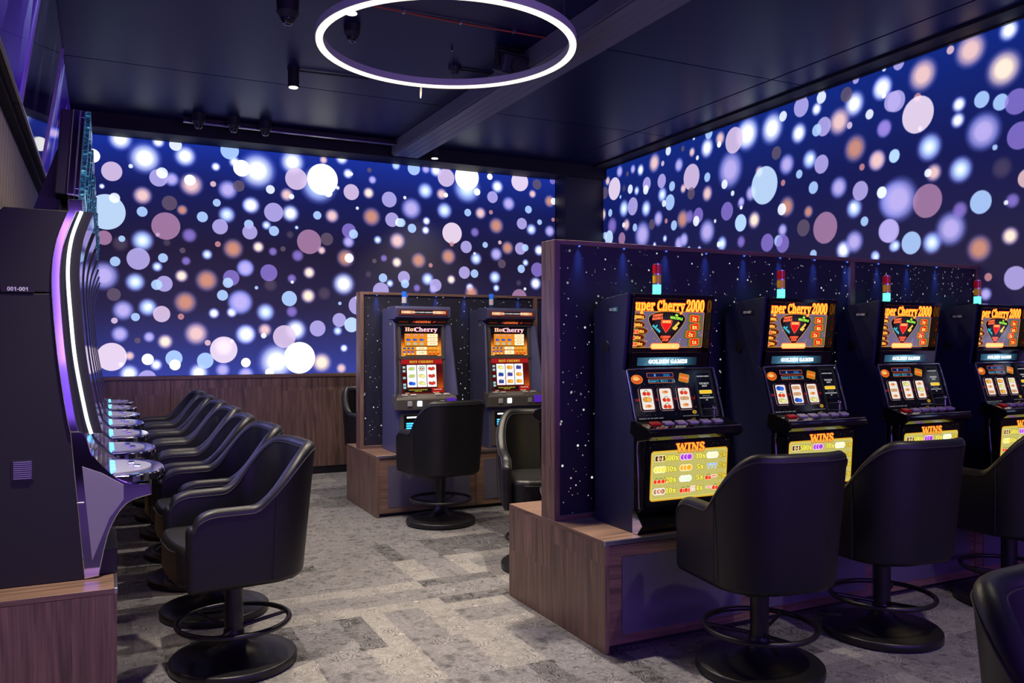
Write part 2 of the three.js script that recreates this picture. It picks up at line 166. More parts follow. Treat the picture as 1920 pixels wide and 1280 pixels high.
// ---------- printed and lit faces ----------
const txt = (g, s, x, y, font, fill, stroke, lw = 3, rot = 0, align = 'center') => { g.save(); g.translate(x, y); g.rotate(rot); g.font = font; g.textAlign = align; g.textBaseline = 'middle'; if (stroke) { g.strokeStyle = stroke; g.lineWidth = lw; g.lineJoin = 'round'; g.strokeText(s, 0, 0); } g.fillStyle = fill; g.fillText(s, 0, 0); g.restore(); };
const rr = (g, x, y, w, h, r, fill, stroke, lw = 3) => { g.beginPath(); g.roundRect(x, y, w, h, r); if (fill) { g.fillStyle = fill; g.fill(); } if (stroke) { g.strokeStyle = stroke; g.lineWidth = lw; g.stroke(); } };
const dots = (g, n, x, y, w, h, cols, r = 1.5) => { for (let i = 0; i < n; i++) { g.fillStyle = cols[Math.floor(rnd() * cols.length)]; g.beginPath(); g.arc(x + rnd() * w, y + rnd() * h, r * (0.5 + rnd()), 0, 7); g.fill(); } };
const ell = (g, x, y, a, b, fill, stroke, lw = 2, rot = 0) => { g.beginPath(); g.ellipse(x, y, a, b, rot, 0, 7); if (fill) { g.fillStyle = fill; g.fill(); } if (stroke) { g.strokeStyle = stroke; g.lineWidth = lw; g.stroke(); } };
function fruit(g, kind, x, y, r) {
  if (kind === 'cherry') { ell(g, x - r * 0.4, y + r * 0.25, r * 0.5, r * 0.5, '#d8301c', '#ffd9a0', r * 0.08); ell(g, x + r * 0.45, y + r * 0.3, r * 0.5, r * 0.5, '#e8442a', '#ffd9a0', r * 0.08); g.strokeStyle = '#3a7a20'; g.lineWidth = r * 0.12; g.beginPath(); g.moveTo(x - r * 0.4, y - r * 0.2); g.quadraticCurveTo(x, y - r, x + r * 0.5, y - r * 0.2); g.stroke(); }
  else if (kind === 'plum') { ell(g, x - r * 0.35, y, r * 0.62, r * 0.55, '#1d4fd0', '#0c2470', r * 0.08); ell(g, x + r * 0.4, y + r * 0.1, r * 0.55, r * 0.5, '#2f6cf0', '#0c2470', r * 0.08); }
  else if (kind === 'lemon') { ell(g, x - r * 0.25, y - r * 0.1, r * 0.7, r * 0.5, '#e8e27a', '#8a8420', r * 0.08); ell(g, x + r * 0.25, y + r * 0.12, r * 0.7, r * 0.5, '#f2ee9a', '#8a8420', r * 0.08); }
  else if (kind === 'orange') { ell(g, x - r * 0.35, y, r * 0.6, r * 0.58, '#f0a028', '#9a5a08', r * 0.08); ell(g, x + r * 0.35, y + r * 0.05, r * 0.6, r * 0.58, '#f8b848', '#9a5a08', r * 0.08); }
  else if (kind === 'melon') { ell(g, x - r * 0.3, y, r * 0.55, r * 0.7, '#f4f4ea', '#3c8a5a', r * 0.16); ell(g, x - r * 0.3, y, r * 0.25, r * 0.35, '#d8402c'); ell(g, x + r * 0.35, y, r * 0.55, r * 0.7, '#dff0e2', '#3c8a5a', r * 0.16); ell(g, x + r * 0.35, y, r * 0.25, r * 0.35, '#d8402c'); }
  else if (kind === 'grape') { for (let k = 0; k < 6; k++) ell(g, x + (k % 3 - 1) * r * 0.5, y + (k < 3 ? -0.2 : 0.3) * r, r * 0.32, r * 0.32, '#2c4cae', '#101c50', r * 0.07); ell(g, x - r * 0.2, y - r * 0.6, r * 0.3, r * 0.16, '#3c9a48'); }
  else if (kind === 'tomato') { for (let k = 0; k < 3; k++) ell(g, x + (k - 1) * r * 0.55, y + (k % 2) * r * 0.15, r * 0.45, r * 0.48, '#d83a28', '#7a120a', r * 0.07); ell(g, x + r * 0.5, y - r * 0.5, r * 0.25, r * 0.12, '#2c7a34'); }
  else if (kind === 'pear') { for (let k = 0; k < 3; k++) ell(g, x + (k - 1) * r * 0.5, y, r * 0.36, r * 0.5, '#c9d67a', '#5a7020', r * 0.08, 0.5); }
  else if (kind === 'bar') { rr(g, x - r, y - r * 0.45, 2 * r, r * 0.9, r * 0.25, '#d8741c', '#ffe6b8', r * 0.1); txt(g, 'BAR', x, y, `bold ${r * 0.75}px serif`, '#fff0c8', '#7a2c08', r * 0.1); }
  else { ell(g, x, y, r * 0.85, r * 0.5, '#f0b070', '#fff', r * 0.1); ell(g, x + r * 0.2, y - r * 0.1, r * 0.4, r * 0.25, '#e07838'); }
}
TX.cherryTop = cv(1024, 590, (g, w, h) => {
  g.fillStyle = '#050204'; g.fillRect(0, 0, w, h); dots(g, 90, 0, 0, w, 160, ['#7a2418', '#a05820', '#555']);
  rr(g, 8, 150, 1000, 400, 16, '#4c4258', '#c07a20', 6); g.strokeStyle = 'rgba(150,138,170,0.5)'; g.lineWidth = 3; for (let x = 24; x < 1004; x += 14) { g.beginPath(); g.moveTo(x, 158); g.lineTo(x, 545); g.stroke(); }
  dots(g, 40, 20, 300, 980, 240, ['#b08a30', '#9a5aa0', '#6a80a8'], 5);
  // shield
  g.beginPath(); g.moveTo(500, 545); g.bezierCurveTo(380, 400, 260, 300, 255, 230); g.bezierCurveTo(270, 160, 420, 150, 500, 150); g.bezierCurveTo(590, 150, 740, 160, 752, 230); g.bezierCurveTo(745, 300, 620, 400, 500, 545); g.closePath(); g.fillStyle = '#0a0508'; g.fill(); g.strokeStyle = '#a8842c'; g.lineWidth = 5; g.stroke();
  g.strokeStyle = 'rgba(150,140,150,0.55)'; g.lineWidth = 2; for (let k = 0; k < 40; k++) { const a = k / 40 * 6.283; g.beginPath(); g.moveTo(500 + 70 * Math.cos(a), 290 + 60 * Math.sin(a)); g.lineTo(500 + 165 * Math.cos(a), 290 + 130 * Math.sin(a)); g.stroke(); }
  g.beginPath(); g.moveTo(500, 385); g.bezierCurveTo(440, 310, 420, 290, 430, 245); g.lineTo(570, 245); g.bezierCurveTo(580, 290, 560, 310, 500, 385); g.fillStyle = '#b81414'; g.fill(); g.strokeStyle = '#ff5a3a'; g.lineWidth = 5; g.stroke();
  txt(g, 'SUPER', 500, 265, 'bold 34px serif', '#ffe27a', '#a03008', 5); txt(g, '✶✶', 500, 300, 'bold 40px serif', '#ffd040'); txt(g, '✶', 500, 340, 'bold 44px serif', '#ffd040');
  const neon = (s, x, y, c, d, rot, sz = 34) => { txt(g, s[0], x, y - sz * 0.45, `bold ${sz}px sans-serif`, c, d, 7, rot); txt(g, s[1], x, y + sz * 0.5, `bold ${sz}px sans-serif`, c, d, 7, rot); };
  neon(['CHERRY', 'DOUBLE'], 375, 210, '#ff7a4a', '#8a1a08', -0.12, 36); neon(['4x', 'MULTIPLE'], 630, 205, '#a8e850', '#2c6a10', 0.12, 36); neon(['8', 'HOLDEN'], 370, 325, '#48c8d8', '#0c4a60', 0.62, 32); neon(['BONUS', '10x'], 630, 320, '#ffd860', '#8a5a08', -0.75, 32); neon(['CHERRY', 'STOP'], 500, 450, '#ff6a44', '#8a1208', 0, 36);
  // left badges
  [[90, 205, '1000x'], [88, 292, '100x'], [130, 362, '10x'], [92, 430, '40x'], [120, 500, '20x']].forEach(([x, y, s]) => { ell(g, x + 20, y + 8, 108, 40, '#4a1408', '#8a6a10', 5); fruit(g, 'cherry', x - 30, y, 44); txt(g, s, x + 40, y + 10, 'bold 46px serif', '#ffc84a', '#7a2808', 8); });
  [[880, 225, '5x'], [890, 320, '8x'], [845, 405, '2x'], [900, 490, '1x']].forEach(([x, y, s], k) => { g.save(); g.translate(x, y); g.rotate([0.06, -0.2, 0.12, -0.1][k]); rr(g, -92, -48, 184, 96, 18, '#5c5a1c', '#2c3010', 5); rr(g, -58, -38, 116, 76, 8, '#b81a0c', '#ff8a3a', 3); txt(g, s, 0, 2, 'bold 56px serif', '#ffe070', '#7a1a04', 7); g.restore(); });
  rr(g, 310, 505, 390, 62, 30, '#f6b060', '#ff6a3a', 9); ['✶', '✶', '✶'].forEach((s, k) => txt(g, s, 380 + k * 70, 536, 'bold 44px serif', '#fff2a0')); txt(g, '100x', 620, 537, 'bold 46px serif', '#ffe890', '#c04a10', 6);
  g.save(); g.translate(8, 88); g.font = 'bold 130px serif'; g.scale(725 / g.measureText('Super Cherry').width, 1.12); txt(g, 'Super Cherry', 0, 0, 'bold 130px serif', '#ffa024', '#f0481a', 18, 0, 'left'); txt(g, 'Super Cherry', 0, 0, 'bold 130px serif', '#ffa82c', '#ffd23e', 4, 0, 'left'); g.restore();
  g.save(); g.translate(876, 82); g.font = 'bold 140px serif'; g.scale(255 / g.measureText('2000').width, 1.25); txt(g, '2000', 0, 0, 'bold 140px serif', '#ff9a24', '#ff4a18', 16); txt(g, '2000', 0, 0, 'bold 140px serif', '#ffae34', '#ffc23e', 4); g.restore();
}, { clamp: true });
TX.golden = cv(512, 64, (g, w, h) => { const a = g.createLinearGradient(0, 0, w, 0); a.addColorStop(0, '#1c3a4e'); a.addColorStop(0.45, '#5a92a8'); a.addColorStop(0.75, '#2a5a70'); a.addColorStop(1, '#0e1c26'); g.fillStyle = a; g.fillRect(0, 0, w, h); g.strokeStyle = 'rgba(190,225,240,0.5)'; g.lineWidth = 2; for (let k = 0; k < 14; k++) { g.beginPath(); g.moveTo(120 + k * 18, 0); g.lineTo(60 + k * 26, h); g.stroke(); } txt(g, 'GOLDEN GAMES', 262, 33, 'bold 40px serif', '#ffffff', '#e8f6ff', 4); }, { clamp: true });
function reelTex(sd) {
  const kinds = ['cherry', 'bar', 'lemon', 'orange', 'bell', 'plum', 'bell', 'orange', 'cherry', 'bar', 'bell', 'lemon'];
  return cv(800, 520, (g, w, h) => {
    g.fillStyle = '#060506'; g.fillRect(0, 0, w, h); dots(g, 60, 10, 130, 560, 60, ['#9a7a20', '#a06a20', '#555']); dots(g, 26, 560, 150, 40, 260, ['#b08a28']); dots(g, 40, 10, 440, 560, 40, ['#9a7a20', '#555']);
    ell(g, 66, 92, 52, 46, '#d85a10', '#ff8a2a', 5); ell(g, 58, 82, 30, 24, '#ffb050'); txt(g, 'START', 64, 92, 'bold 22px sans-serif', '#ffe0a0');
    rr(g, 165, 28, 250, 46, 6, '#0a1a4a', '#d8601c', 5); txt(g, '8', 240, 52, 'bold 34px sans-serif', '#7ac8f8'); txt(g, '))))))', 350, 52, 'bold 30px sans-serif', '#3aa0e0');
    rr(g, 172, 92, 246, 42, 6, '#0a2a4a', '#d8601c', 5); txt(g, 'Insert Bill  ))', 296, 114, 'bold 29px monospace', '#58d0ea');
    g.save(); g.translate(515, 88); g.rotate(0.28); rr(g, -46, -42, 92, 84, 10, '#e06a14', '#a89020', 8); txt(g, 'SUPER', 0, 0, 'bold 26px serif', '#ffc060'); g.restore();
    g.fillStyle = '#7a1014'; g.fillRect(20, 292, 570, 26);
    for (let k = 0; k < 3; k++) { const x = 60 + k * 178; rr(g, x, 182, 142, 240, 26, '#7a1518', '#c0a098', 6); rr(g, x + 14, 194, 114, 216, 16, '#f4ece4'); g.save(); g.beginPath(); g.roundRect(x + 14, 194, 114, 216, 16); g.clip(); for (let q = 0; q < 3; q++) fruit(g, kinds[(sd * 5 + k * 4 + q * 3 + (k * q)) % 12], x + 71, 232 + q * 70, 42); g.restore(); }
    ell(g, 560, 450, 22, 20, '#b08a20'); txt(g, '$', 560, 450, 'bold 24px serif', '#4a3408'); txt(g, 'BONUSES  PAY  ON  EVERY  GAME', 140, 496, '15px sans-serif', '#cfcfcf'); txt(g, 'MALFUNCTION VOIDS PAY', 520, 486, '13px sans-serif', '#bbb');
    // ticket section
    g.fillStyle = '#141416'; g.fillRect(610, 0, 190, 520); rr(g, 632, 30, 146, 470, 6, '#070708', '#3c3c44', 3);
    txt(g, 'GOLDEN GAMES', 705, 74, 'bold 16px sans-serif', '#e8e8e8'); txt(g, 'TICKET', 705, 152, 'bold 26px serif', '#f0f0f0'); txt(g, 'OUT', 705, 180, 'bold 24px serif', '#f0f0f0');
    rr(g, 646, 226, 120, 34, 6, '#ffc81c', '#fff08a', 5); txt(g, '• • • • • • •', 705, 282, 'bold 18px sans-serif', '#ddd'); txt(g, 'NOTES/TICKET', 705, 306, 'bold 19px serif', '#eee'); txt(g, 'IN', 705, 328, 'bold 18px serif', '#eee'); rr(g, 650, 360, 116, 60, 8, '#000', '#444', 4); ell(g, 678, 398, 9, 7, '#5ae03c'); ell(g, 740, 396, 9, 7, '#5ae03c');
  }, { clamp: true });
}
TX.reels = [0, 1, 2, 3].map(reelTex);
TX.wins = cv(800, 500, (g, w, h) => {
  g.fillStyle = '#050407'; g.fillRect(0, 0, w, h); dots(g, 60, 0, 0, w, 70, ['#9a7a20', '#a06a20', '#555', '#7a4a80']);
  rr(g, 26, 70, 748, 404, 24, '#a8a05a', '#d89a20', 8); rr(g, 38, 82, 724, 380, 18, null, '#f0d840', 4); g.strokeStyle = 'rgba(232,220,120,0.6)'; g.lineWidth = 4; for (let x = 48; x < 760; x += 14) { g.beginPath(); g.moveTo(x, 88); g.lineTo(x, 458); g.stroke(); }
  const rows = [130, 220, 310, 400], trio = (x, y, c, d) => { for (let k = 0; k < 3; k++) ell(g, x + k * 32, y, 27, 25, c, d, 6); };
  for (let k = 0; k < 3; k++) rr(g, 62 + k * 36, 106, 34, 46, 6, '#3a1c10', '#ffe8c0', 5); txt(g, 'BAR', 112, 130, 'bold 30px serif', '#ffd890'); trio(80, 220, '#e8d858', '#fff6c0'); for (let k = 0; k < 3; k++) fruit(g, 'cherry', 84 + k * 38, 310, 34); trio(80, 400, '#5ab070', '#fff'); trio(80, 400, 'rgba(230,80,50,0.5)', '#fff');
  [['500x', 0], ['30x', 1], ['20x', 2], ['10x', 3]].forEach(([s, k]) => txt(g, s, 222, rows[k], 'bold 60px serif', '#f8ef6a', '#9a8c14', 9));
  trio(330, 130, '#a03cc8', '#f0c8ff'); trio(330, 220, '#f0a020', '#fff0c0'); trio(330, 310, '#d8ecc8', '#fff'); fruit(g, 'cherry', 340, 400, 38); fruit(g, 'cherry', 390, 400, 38); txt(g, 'ANY', 436, 388, 'bold 24px sans-serif', '#ff5a3a', '#fff', 5); txt(g, 'PAYS', 436, 412, 'bold 22px sans-serif', '#ff5a3a', '#fff', 5);
  [['10x', 0], ['5x', 1], ['5x', 2], ['4x', 3]].forEach(([s, k]) => txt(g, s, 505, rows[k], 'bold 58px serif', '#f8ef6a', '#9a8c14', 9));
  trio(592, 130, '#eef0b0', '#fff'); for (let k = 0; k < 3; k++) txt(g, '7', 592 + k * 34, 222, 'bold 56px serif', '#3a7ae0', '#d8ecff', 6); fruit(g, 'cherry', 590, 310, 36); rr(g, 618, 302, 60, 16, 4, '#e06a4a', '#fff', 4); fruit(g, 'cherry', 664, 400, 36); rr(g, 570, 394, 60, 14, 4, '#e06a4a', '#fff', 4);
  rows.forEach((y) => txt(g, '2x', 728, y, 'bold 58px serif', '#e8d040', '#8a6a10', 8));
  txt(g, 'WINS', 402, 52, 'bold 100px serif', '#f8a020', '#c0400c', 14); txt(g, 'WINS', 402, 52, 'bold 100px serif', '#f8a828', '#ffd070', 3);
}, { clamp: true });
TX.hotTop = cv(512, 460, (g, w, h) => {
  g.fillStyle = '#07060a'; g.fillRect(0, 0, w, h); dots(g, 30, 0, 0, w, 120, ['#888', '#ccc'], 1);
  for (const s of [0, 1]) { const a = g.createLinearGradient(0, h, 0, 120); a.addColorStop(0, '#f8b848'); a.addColorStop(0.5, '#d87418'); a.addColorStop(1, 'rgba(120,40,0,0)'); g.fillStyle = a; g.fillRect(s ? w - 50 : 0, 120, 50, h - 120); }
  txt(g, 'Hot', 118, 68, 'bold 74px serif', '#f8e8d0', '#c04a1c', 9); txt(g, 'Cherry', 318, 70, 'bold 84px serif', '#f0f0f8', '#c03050', 9);
  rr(g, 40, 128, 432, 184, 10, '#e88a1c', '#3a1c04', 4); for (let k = 0; k < 3; k++) { rr(g, 334, 134 + k * 60, 132, 52, 4, '#fff4d0'); txt(g, ['50.00', '40.00', '40.00'][k], 400, 160 + k * 60, 'bold 30px sans-serif', '#d8a83a'); for (let q = 0; q < 3; q++) { if (k === 0) txt(g, '77', 92 + q * 84, 160, 'bold 46px serif', '#f4f0f0', '#b02818', 7); else fruit(g, k === 1 ? 'plum' : 'melon', 92 + q * 84, 160 + k * 60, 28); } }
  rr(g, 4, 322, 504, 52, 4, '#e8962a'); rr(g, 4, 380, 504, 70, 4, '#e07a20'); rr(g, 190, 326, 134, 44, 3, '#fff2c8'); rr(g, 190, 384, 134, 60, 3, '#fff2c8'); txt(g, '20.00', 257, 348, 'bold 30px sans-serif', '#d8a83a'); txt(g, '5.00', 257, 414, 'bold 34px sans-serif', '#d8a83a');
  for (let q = 0; q < 3; q++) { fruit(g, 'grape', 40 + q * 52, 348, 20); fruit(g, 'orange', 366 + q * 52, 348, 20); fruit(g, 'plum', 40 + q * 52, 400, 18); fruit(g, 'lemon', 40 + q * 52, 430, 16); fruit(g, 'orange', 366 + q * 52, 400, 16); fruit(g, 'tomato', 366 + q * 52, 432, 16); }
}, { clamp: true });
TX.hotReels = [['pear', 'melon', 'tomato', 'pear', 'lemon', 'tomato', 'plum', 'lemon', 'tomato'], ['lemon', 'orange', 'grape', 'grape', 'grape', 'orange', 'grape', 'orange', 'orange']].map((ks, v) => cv(512, 460, (g, w, h) => {
  g.fillStyle = '#4a0a0a'; g.fillRect(0, 0, w, h); g.fillStyle = '#a01818'; g.fillRect(0, 0, w, 60); txt(g, 'HOT CHERRY', 250, 32, 'bold 44px serif', '#f8c83a', '#7a2a08', 6);
  const a = g.createLinearGradient(0, h, 0, 150); a.addColorStop(0, '#f08a1c'); a.addColorStop(1, 'rgba(160,30,10,0)'); g.fillStyle = a; g.fillRect(440, 150, 72, 250);
  g.fillStyle = '#fafafa'; [66, 190, 314].forEach((x) => g.fillRect(x, 74, 116, 296)); ks.forEach((k, q) => fruit(g, k, 124 + (q % 3) * 124, 124 + Math.floor(q / 3) * 98, 42));
  if (v) { g.strokeStyle = '#d82818'; g.lineWidth = 4; g.beginPath(); g.moveTo(80, 350); g.lineTo(420, 90); g.stroke(); }
  [90, 140, 230, 320, 360].forEach((y) => rr(g, 14, y, 34, 30, 4, '#8ac8c8')); g.fillStyle = '#141010'; g.fillRect(30, 392, 330, 42); txt(g, 'PLEASE PLACE YOUR BET', 195, 405, 'bold 20px sans-serif', '#d8c83a'); txt(g, 'GAME OVER', 195, 424, 'bold 16px sans-serif', '#d8c83a'); g.fillStyle = '#a01818'; g.fillRect(365, 386, 147, 60); txt(g, 'Credit 0.00', 438, 404, 'bold 20px sans-serif', '#f0e0c0'); txt(g, 'START', 60, 448, 'bold 18px sans-serif', '#e8d8a0'); txt(g, 'MAX BET', 420, 446, 'bold 18px sans-serif', '#e8d8a0');
}, { clamp: true }));
TX.hotHead = cv(512, 64, (g, w, h) => { g.fillStyle = '#100808'; g.fillRect(0, 0, w, h); rr(g, 6, 8, 500, 48, 6, null, '#c0482c', 4); for (const x of [22, 350]) { const a = g.createLinearGradient(x, 0, x + 140, 0); a.addColorStop(0, '#f0b080'); a.addColorStop(0.5, '#ffd8a8'); a.addColorStop(1, '#d87a50'); g.fillStyle = a; g.fillRect(x, 18, 140, 28); } txt(g, 'MULTI-GAMES-GAMINATOR', 256, 33, 'bold 17px sans-serif', '#fff'); }, { clamp: true });
TX.admiral = cv(512, 64, (g, w, h) => { g.fillStyle = '#060506'; g.fillRect(0, 0, w, h); txt(g, 'ADMIRAL', 262, 33, 'bold italic 36px sans-serif', '#ff7a3a', '#a02810', 3); g.fillStyle = '#b02a18'; for (const x of [150, 356]) { g.beginPath(); g.moveTo(x, 40); g.lineTo(x + 16, 22); g.lineTo(x + 42, 22); g.lineTo(x + 26, 40); g.fill(); } for (const x of [20, 410]) for (let k = 0; k < 8; k++) { g.fillStyle = '#7a1c10'; g.fillRect(x + k * 11, 26, 6, 14); } }, { clamp: true });
const plateTex = (s, bg = '#17171a', split = false) => cv(256, 56, (g, w, h) => { g.fillStyle = bg; g.fillRect(0, 0, w, h); if (split) { g.fillStyle = '#2f8a7c'; g.fillRect(128, 0, 128, 56); } txt(g, s, 128, 29, 'bold 46px sans-serif', '#f4f4f6'); }, { clamp: true });
TX.video = cv(1024, 512, (g, w, h) => {
  const a = g.createLinearGradient(0, 0, w, h); a.addColorStop(0, '#2a1478'); a.addColorStop(0.5, '#1c0a58'); a.addColorStop(1, '#34188a'); g.fillStyle = a; g.fillRect(0, 0, w, h);
  for (let k = 0; k < 9; k++) { const x = rnd() * w, y = rnd() * h * 0.6, q = g.createLinearGradient(x, y, x + 60, y + 280); q.addColorStop(0, 'rgba(120,130,190,0.75)'); q.addColorStop(1, 'rgba(60,40,150,0)'); g.fillStyle = q; g.beginPath(); g.moveTo(x, y - 90); g.lineTo(x + 90 + rnd() * 60, y + 120); g.lineTo(x + 30, y + 300); g.lineTo(x - 50, y + 90); g.fill(); }
}, { clamp: true });
TX.violet = cv(512, 512, (g, w, h) => { g.fillStyle = '#7a4ae0'; g.fillRect(0, 0, w, h); for (let k = 0; k < 40; k++) { const x = rnd() * w, y = rnd() * h, r = 20 + rnd() * 70, q = g.createRadialGradient(x, y, 0, x, y, r); q.addColorStop(0, 'rgba(170,140,250,0.7)'); q.addColorStop(1, 'rgba(90,50,220,0)'); g.fillStyle = q; g.fillRect(x - r, y - r, 2 * r, 2 * r); } }, { clamp: true });
TX.crystal = pix(128, 512, (i, j) => { const a = fbm(i / 14, j / 14, 5, 3), b = hash(i >> 3, j >> 3, 9); const t = Math.max(0, a * 1.5 - 0.35) * (0.5 + b * 0.8); return [30 + 190 * t * t, 70 + 180 * t, 150 + 105 * t].map(v => Math.min(255, v * (0.15 + 1.0 * a * (0.3 + b)))); });

// ---------- materials ----------
const std = (o) => new THREE.MeshStandardMaterial(o);
const lin = (r, g = r, b = r) => new THREE.Color().setRGB(r, g, b);
const glow = (map, k = 1, rough = 0.25, c = 0xffffff) => std({ color: 0x060606, roughness: rough, emissive: c, emissiveMap: map, emissiveIntensity: k });
const lamp = (c, k) => std({ color: c, roughness: 0.4, emissive: c, emissiveIntensity: k });
const M = {
  black: std({ color: lin(0.012), roughness: 0.55 }), dark: std({ color: lin(0.02, 0.02, 0.026), roughness: 0.5 }), gloss: std({ color: lin(0.008), roughness: 0.07 }),
  chrome: std({ color: lin(0.72, 0.72, 0.75), metalness: 1, roughness: 0.07 }), satin: std({ color: lin(0.55), metalness: 1, roughness: 0.32 }),
  leather: std({ color: lin(0.005, 0.005, 0.006), roughness: 0.45, bumpMap: TX.leather, bumpScale: 0.0006 }), stitch: std({ color: lin(0.014), roughness: 0.6 }), powder: std({ color: lin(0.009), roughness: 0.38 }),
  wood: std({ map: TX.wood, roughness: 0.4 }), grille: std({ map: TX.grille, roughness: 0.45, metalness: 0.5 }),
  ceiling: new THREE.MeshPhysicalMaterial({ color: lin(0.006, 0.007, 0.045), roughness: 0.38, specularIntensity: 0.6, specularColor: lin(0.55, 0.6, 1) }), soffit: std({ color: lin(0.006), roughness: 0.7 }), beam: std({ color: lin(0.14, 0.14, 0.17), roughness: 0.4 }),
  carpet: TX.carpet.map(t => std({ map: t, roughness: 0.95 })), floor: std({ color: lin(0.22, 0.21, 0.19), roughness: 0.95 }), wallpaper: std({ map: TX.wallpaper, roughness: 0.8 }), wall: std({ color: lin(0.03, 0.028, 0.04), roughness: 0.8 }),
  cabLeft: std({ color: lin(0.009, 0.009, 0.011), roughness: 0.6 }), cabinet: std({ color: lin(0.017, 0.020, 0.055), roughness: 0.45 }), cabGrey: std({ color: lin(0.075, 0.08, 0.17), roughness: 0.42 }), frameGrey: std({ color: lin(0.10, 0.09, 0.08), roughness: 0.45 }), speakerMesh: std({ color: lin(0.30, 0.28, 0.33), roughness: 0.6, metalness: 0.3 }),
  back: glow(TX.back, LIT.back, 0.6), right: glow(TX.right, LIT.right, 0.6), stars: TX.stars.map(t => std({ color: lin(0.010, 0.011, 0.026), roughness: 0.6, emissive: 0xffffff, emissiveMap: t, emissiveIntensity: 0.9 })), white: lamp(0xf4f7ff, 1), copper: std({ color: 0xb0482a, roughness: 0.5 }), clear: new THREE.MeshPhysicalMaterial({ color: 0x0a0a10, roughness: 0.05, clearcoat: 1 }),
};
// ---------- the room ----------
const XL = -0.5, XR = 5.88, ZF = 2.6;
struct('floor', bx(XR - XL + 1, 0.1, ZF - ZB + 0.4, (XL + XR) / 2, -0.062, (ZF + ZB) / 2), M.floor);
const floor = scene.children[scene.children.length - 1];
{
  const base = muv(bx(0.4997, 0.01, 0.4997), false, [0.25, 0.25], 2), islands = [[2.2, 5.66, -4.39, -3.39], [2.12, 4.9, -7.76, -6.85], [-0.48, 0.03, -8.8, -3.6]];
  for (let i = -2; i < 12; i++) for (let j = 0; j < 19; j++) {
    const x = 0.02 + i * 0.5, z = -9.18 + j * 0.5;
    if (x < -0.6 || z > -0.2) continue;
    if (islands.some(([a, b, c, d]) => x - 0.25 > a && x + 0.25 < b && z - 0.25 > c && z + 0.25 < d)) continue;
    if (z > -2.6 && (x < 0.2 - (z + 2.6) || x > 5.6)) { if (x < -0.2) continue; }
    const t = part('carpet_tile', base, M.carpet[Math.floor(rnd() * 6)], floor); t.position.set(x, -0.007 + rnd() * 0.0006, z); t.rotation.y = Math.floor(rnd() * 4) * Math.PI / 2;
  }
}
const ceiling = struct('ceiling', bx(XR - XL + 0.6, 0.1, ZF - ZB + 0.4, (XL + XR) / 2, CEIL + 0.09, (ZF + ZB) / 2), M.soffit);
for (const [a, b] of [[XL, 2.94], [3.26, 5.16], [5.168, XR + 0.1]]) for (let z = -9.4; z < 2.5; z += 2) part('ceiling_panel', bx(b - a - 0.008, 0.04, 1.99, (a + b) / 2, CEIL + 0.02, z + 1.0, 0.003, 1), M.ceiling, ceiling);
const beam = struct('ceiling_beam', bx(0.30, 0.14, 11.4, 3.1, 3.68, -3.3), M.soffit);
for (let k = 0; k < 4; k++) part('beam_board', bx(0.072, 0.02, 11.5, 2.99 + k * 0.0755, 3.607, -3.25, 0.003, 1), M.beam, beam);
for (const s of [-1, 1]) part('beam_side', bx(0.02, 0.14, 11.5, 3.1 + s * 0.152, 3.68, -3.25, 0.003, 1), M.beam, beam);
struct('trim_1', bx(XR - XL, 0.15, 0.36, (XL + XR) / 2, CEIL - 0.075, ZB + 0.18), M.soffit);
// back wall: walnut wainscot below a backlit graphic
const wb = struct('wall_back', bx(XR - XL + 0.6, CEIL + 0.2, 0.1, (XL + XR) / 2, CEIL / 2, ZB - 0.07), M.wall);
for (let k = 0; k < 5; k++) part('wainscot_panel', muv(bx(1.15, 1.015, 0.03, XL + 0.575 + k * 1.153, 0.592, ZB + 0.0, 0.002, 1), false, [rnd(), rnd()]), M.wood, wb);
part('ledge', muv(bx(5.79, 0.036, 0.055, XL + 2.895, 1.118, ZB + 0.012, 0.003, 1), true, [0.3, 0.1]), M.wood, wb);
part('kickboard', bx(5.79, 0.083, 0.02, XL + 2.895, 0.042, ZB - 0.02), M.black, wb);
struct('column_corner', [bx(0.60, CEIL, 0.30, 5.59, CEIL / 2, ZB + 0.13, 0.004, 1)], M.dark);
const gb = tag(part('backlit_graphic', bx(6.04, 2.46, 0.02, 2.27, 2.37, ZB), M.back), 'glowing blue bokeh graphic above the walnut wainscot on the back wall', 'light box');
{ // print only on the front
  const g = gb.geometry; for (let i = 0; i < g.attributes.normal.count; i++) if (g.attributes.normal.getZ(i) < 0.5) g.attributes.uv.setXY(i, 0.001, 0.001);
}
part('frame', [bx(6.06, 0.02, 0.04, 2.27, 3.61, ZB + 0.005), bx(0.02, 2.48, 0.04, 5.30, 2.37, ZB + 0.005)], M.black, gb);
areaLight('back_graphic_glow', new THREE.Color(0.16, 0.2, 0.62), 0.02, 6.0, 2.4, [2.27, 2.37, ZB + 0.03], [2.27, 2.37, 0]);
// right wall, turned a little
const RA = [5.88, ZB], RB = [5.70, -3.56], rl = Math.hypot(RB[0] - RA[0], RB[1] - RA[1]), ru = [(RB[0] - RA[0]) / rl, (RB[1] - RA[1]) / rl], ra = Math.atan2(-ru[1], ru[0]);
const along = (t, off = 0) => [RA[0] + ru[0] * t - ru[1] * -off, RA[1] + ru[1] * t + ru[0] * -off];
function onRight(geo) { const m = new THREE.Matrix4().makeRotationY(-Math.PI / 2 - Math.atan2(ru[0], ru[1])); m.setPosition(RA[0], 0, RA[1]); return geo.applyMatrix4(m); }
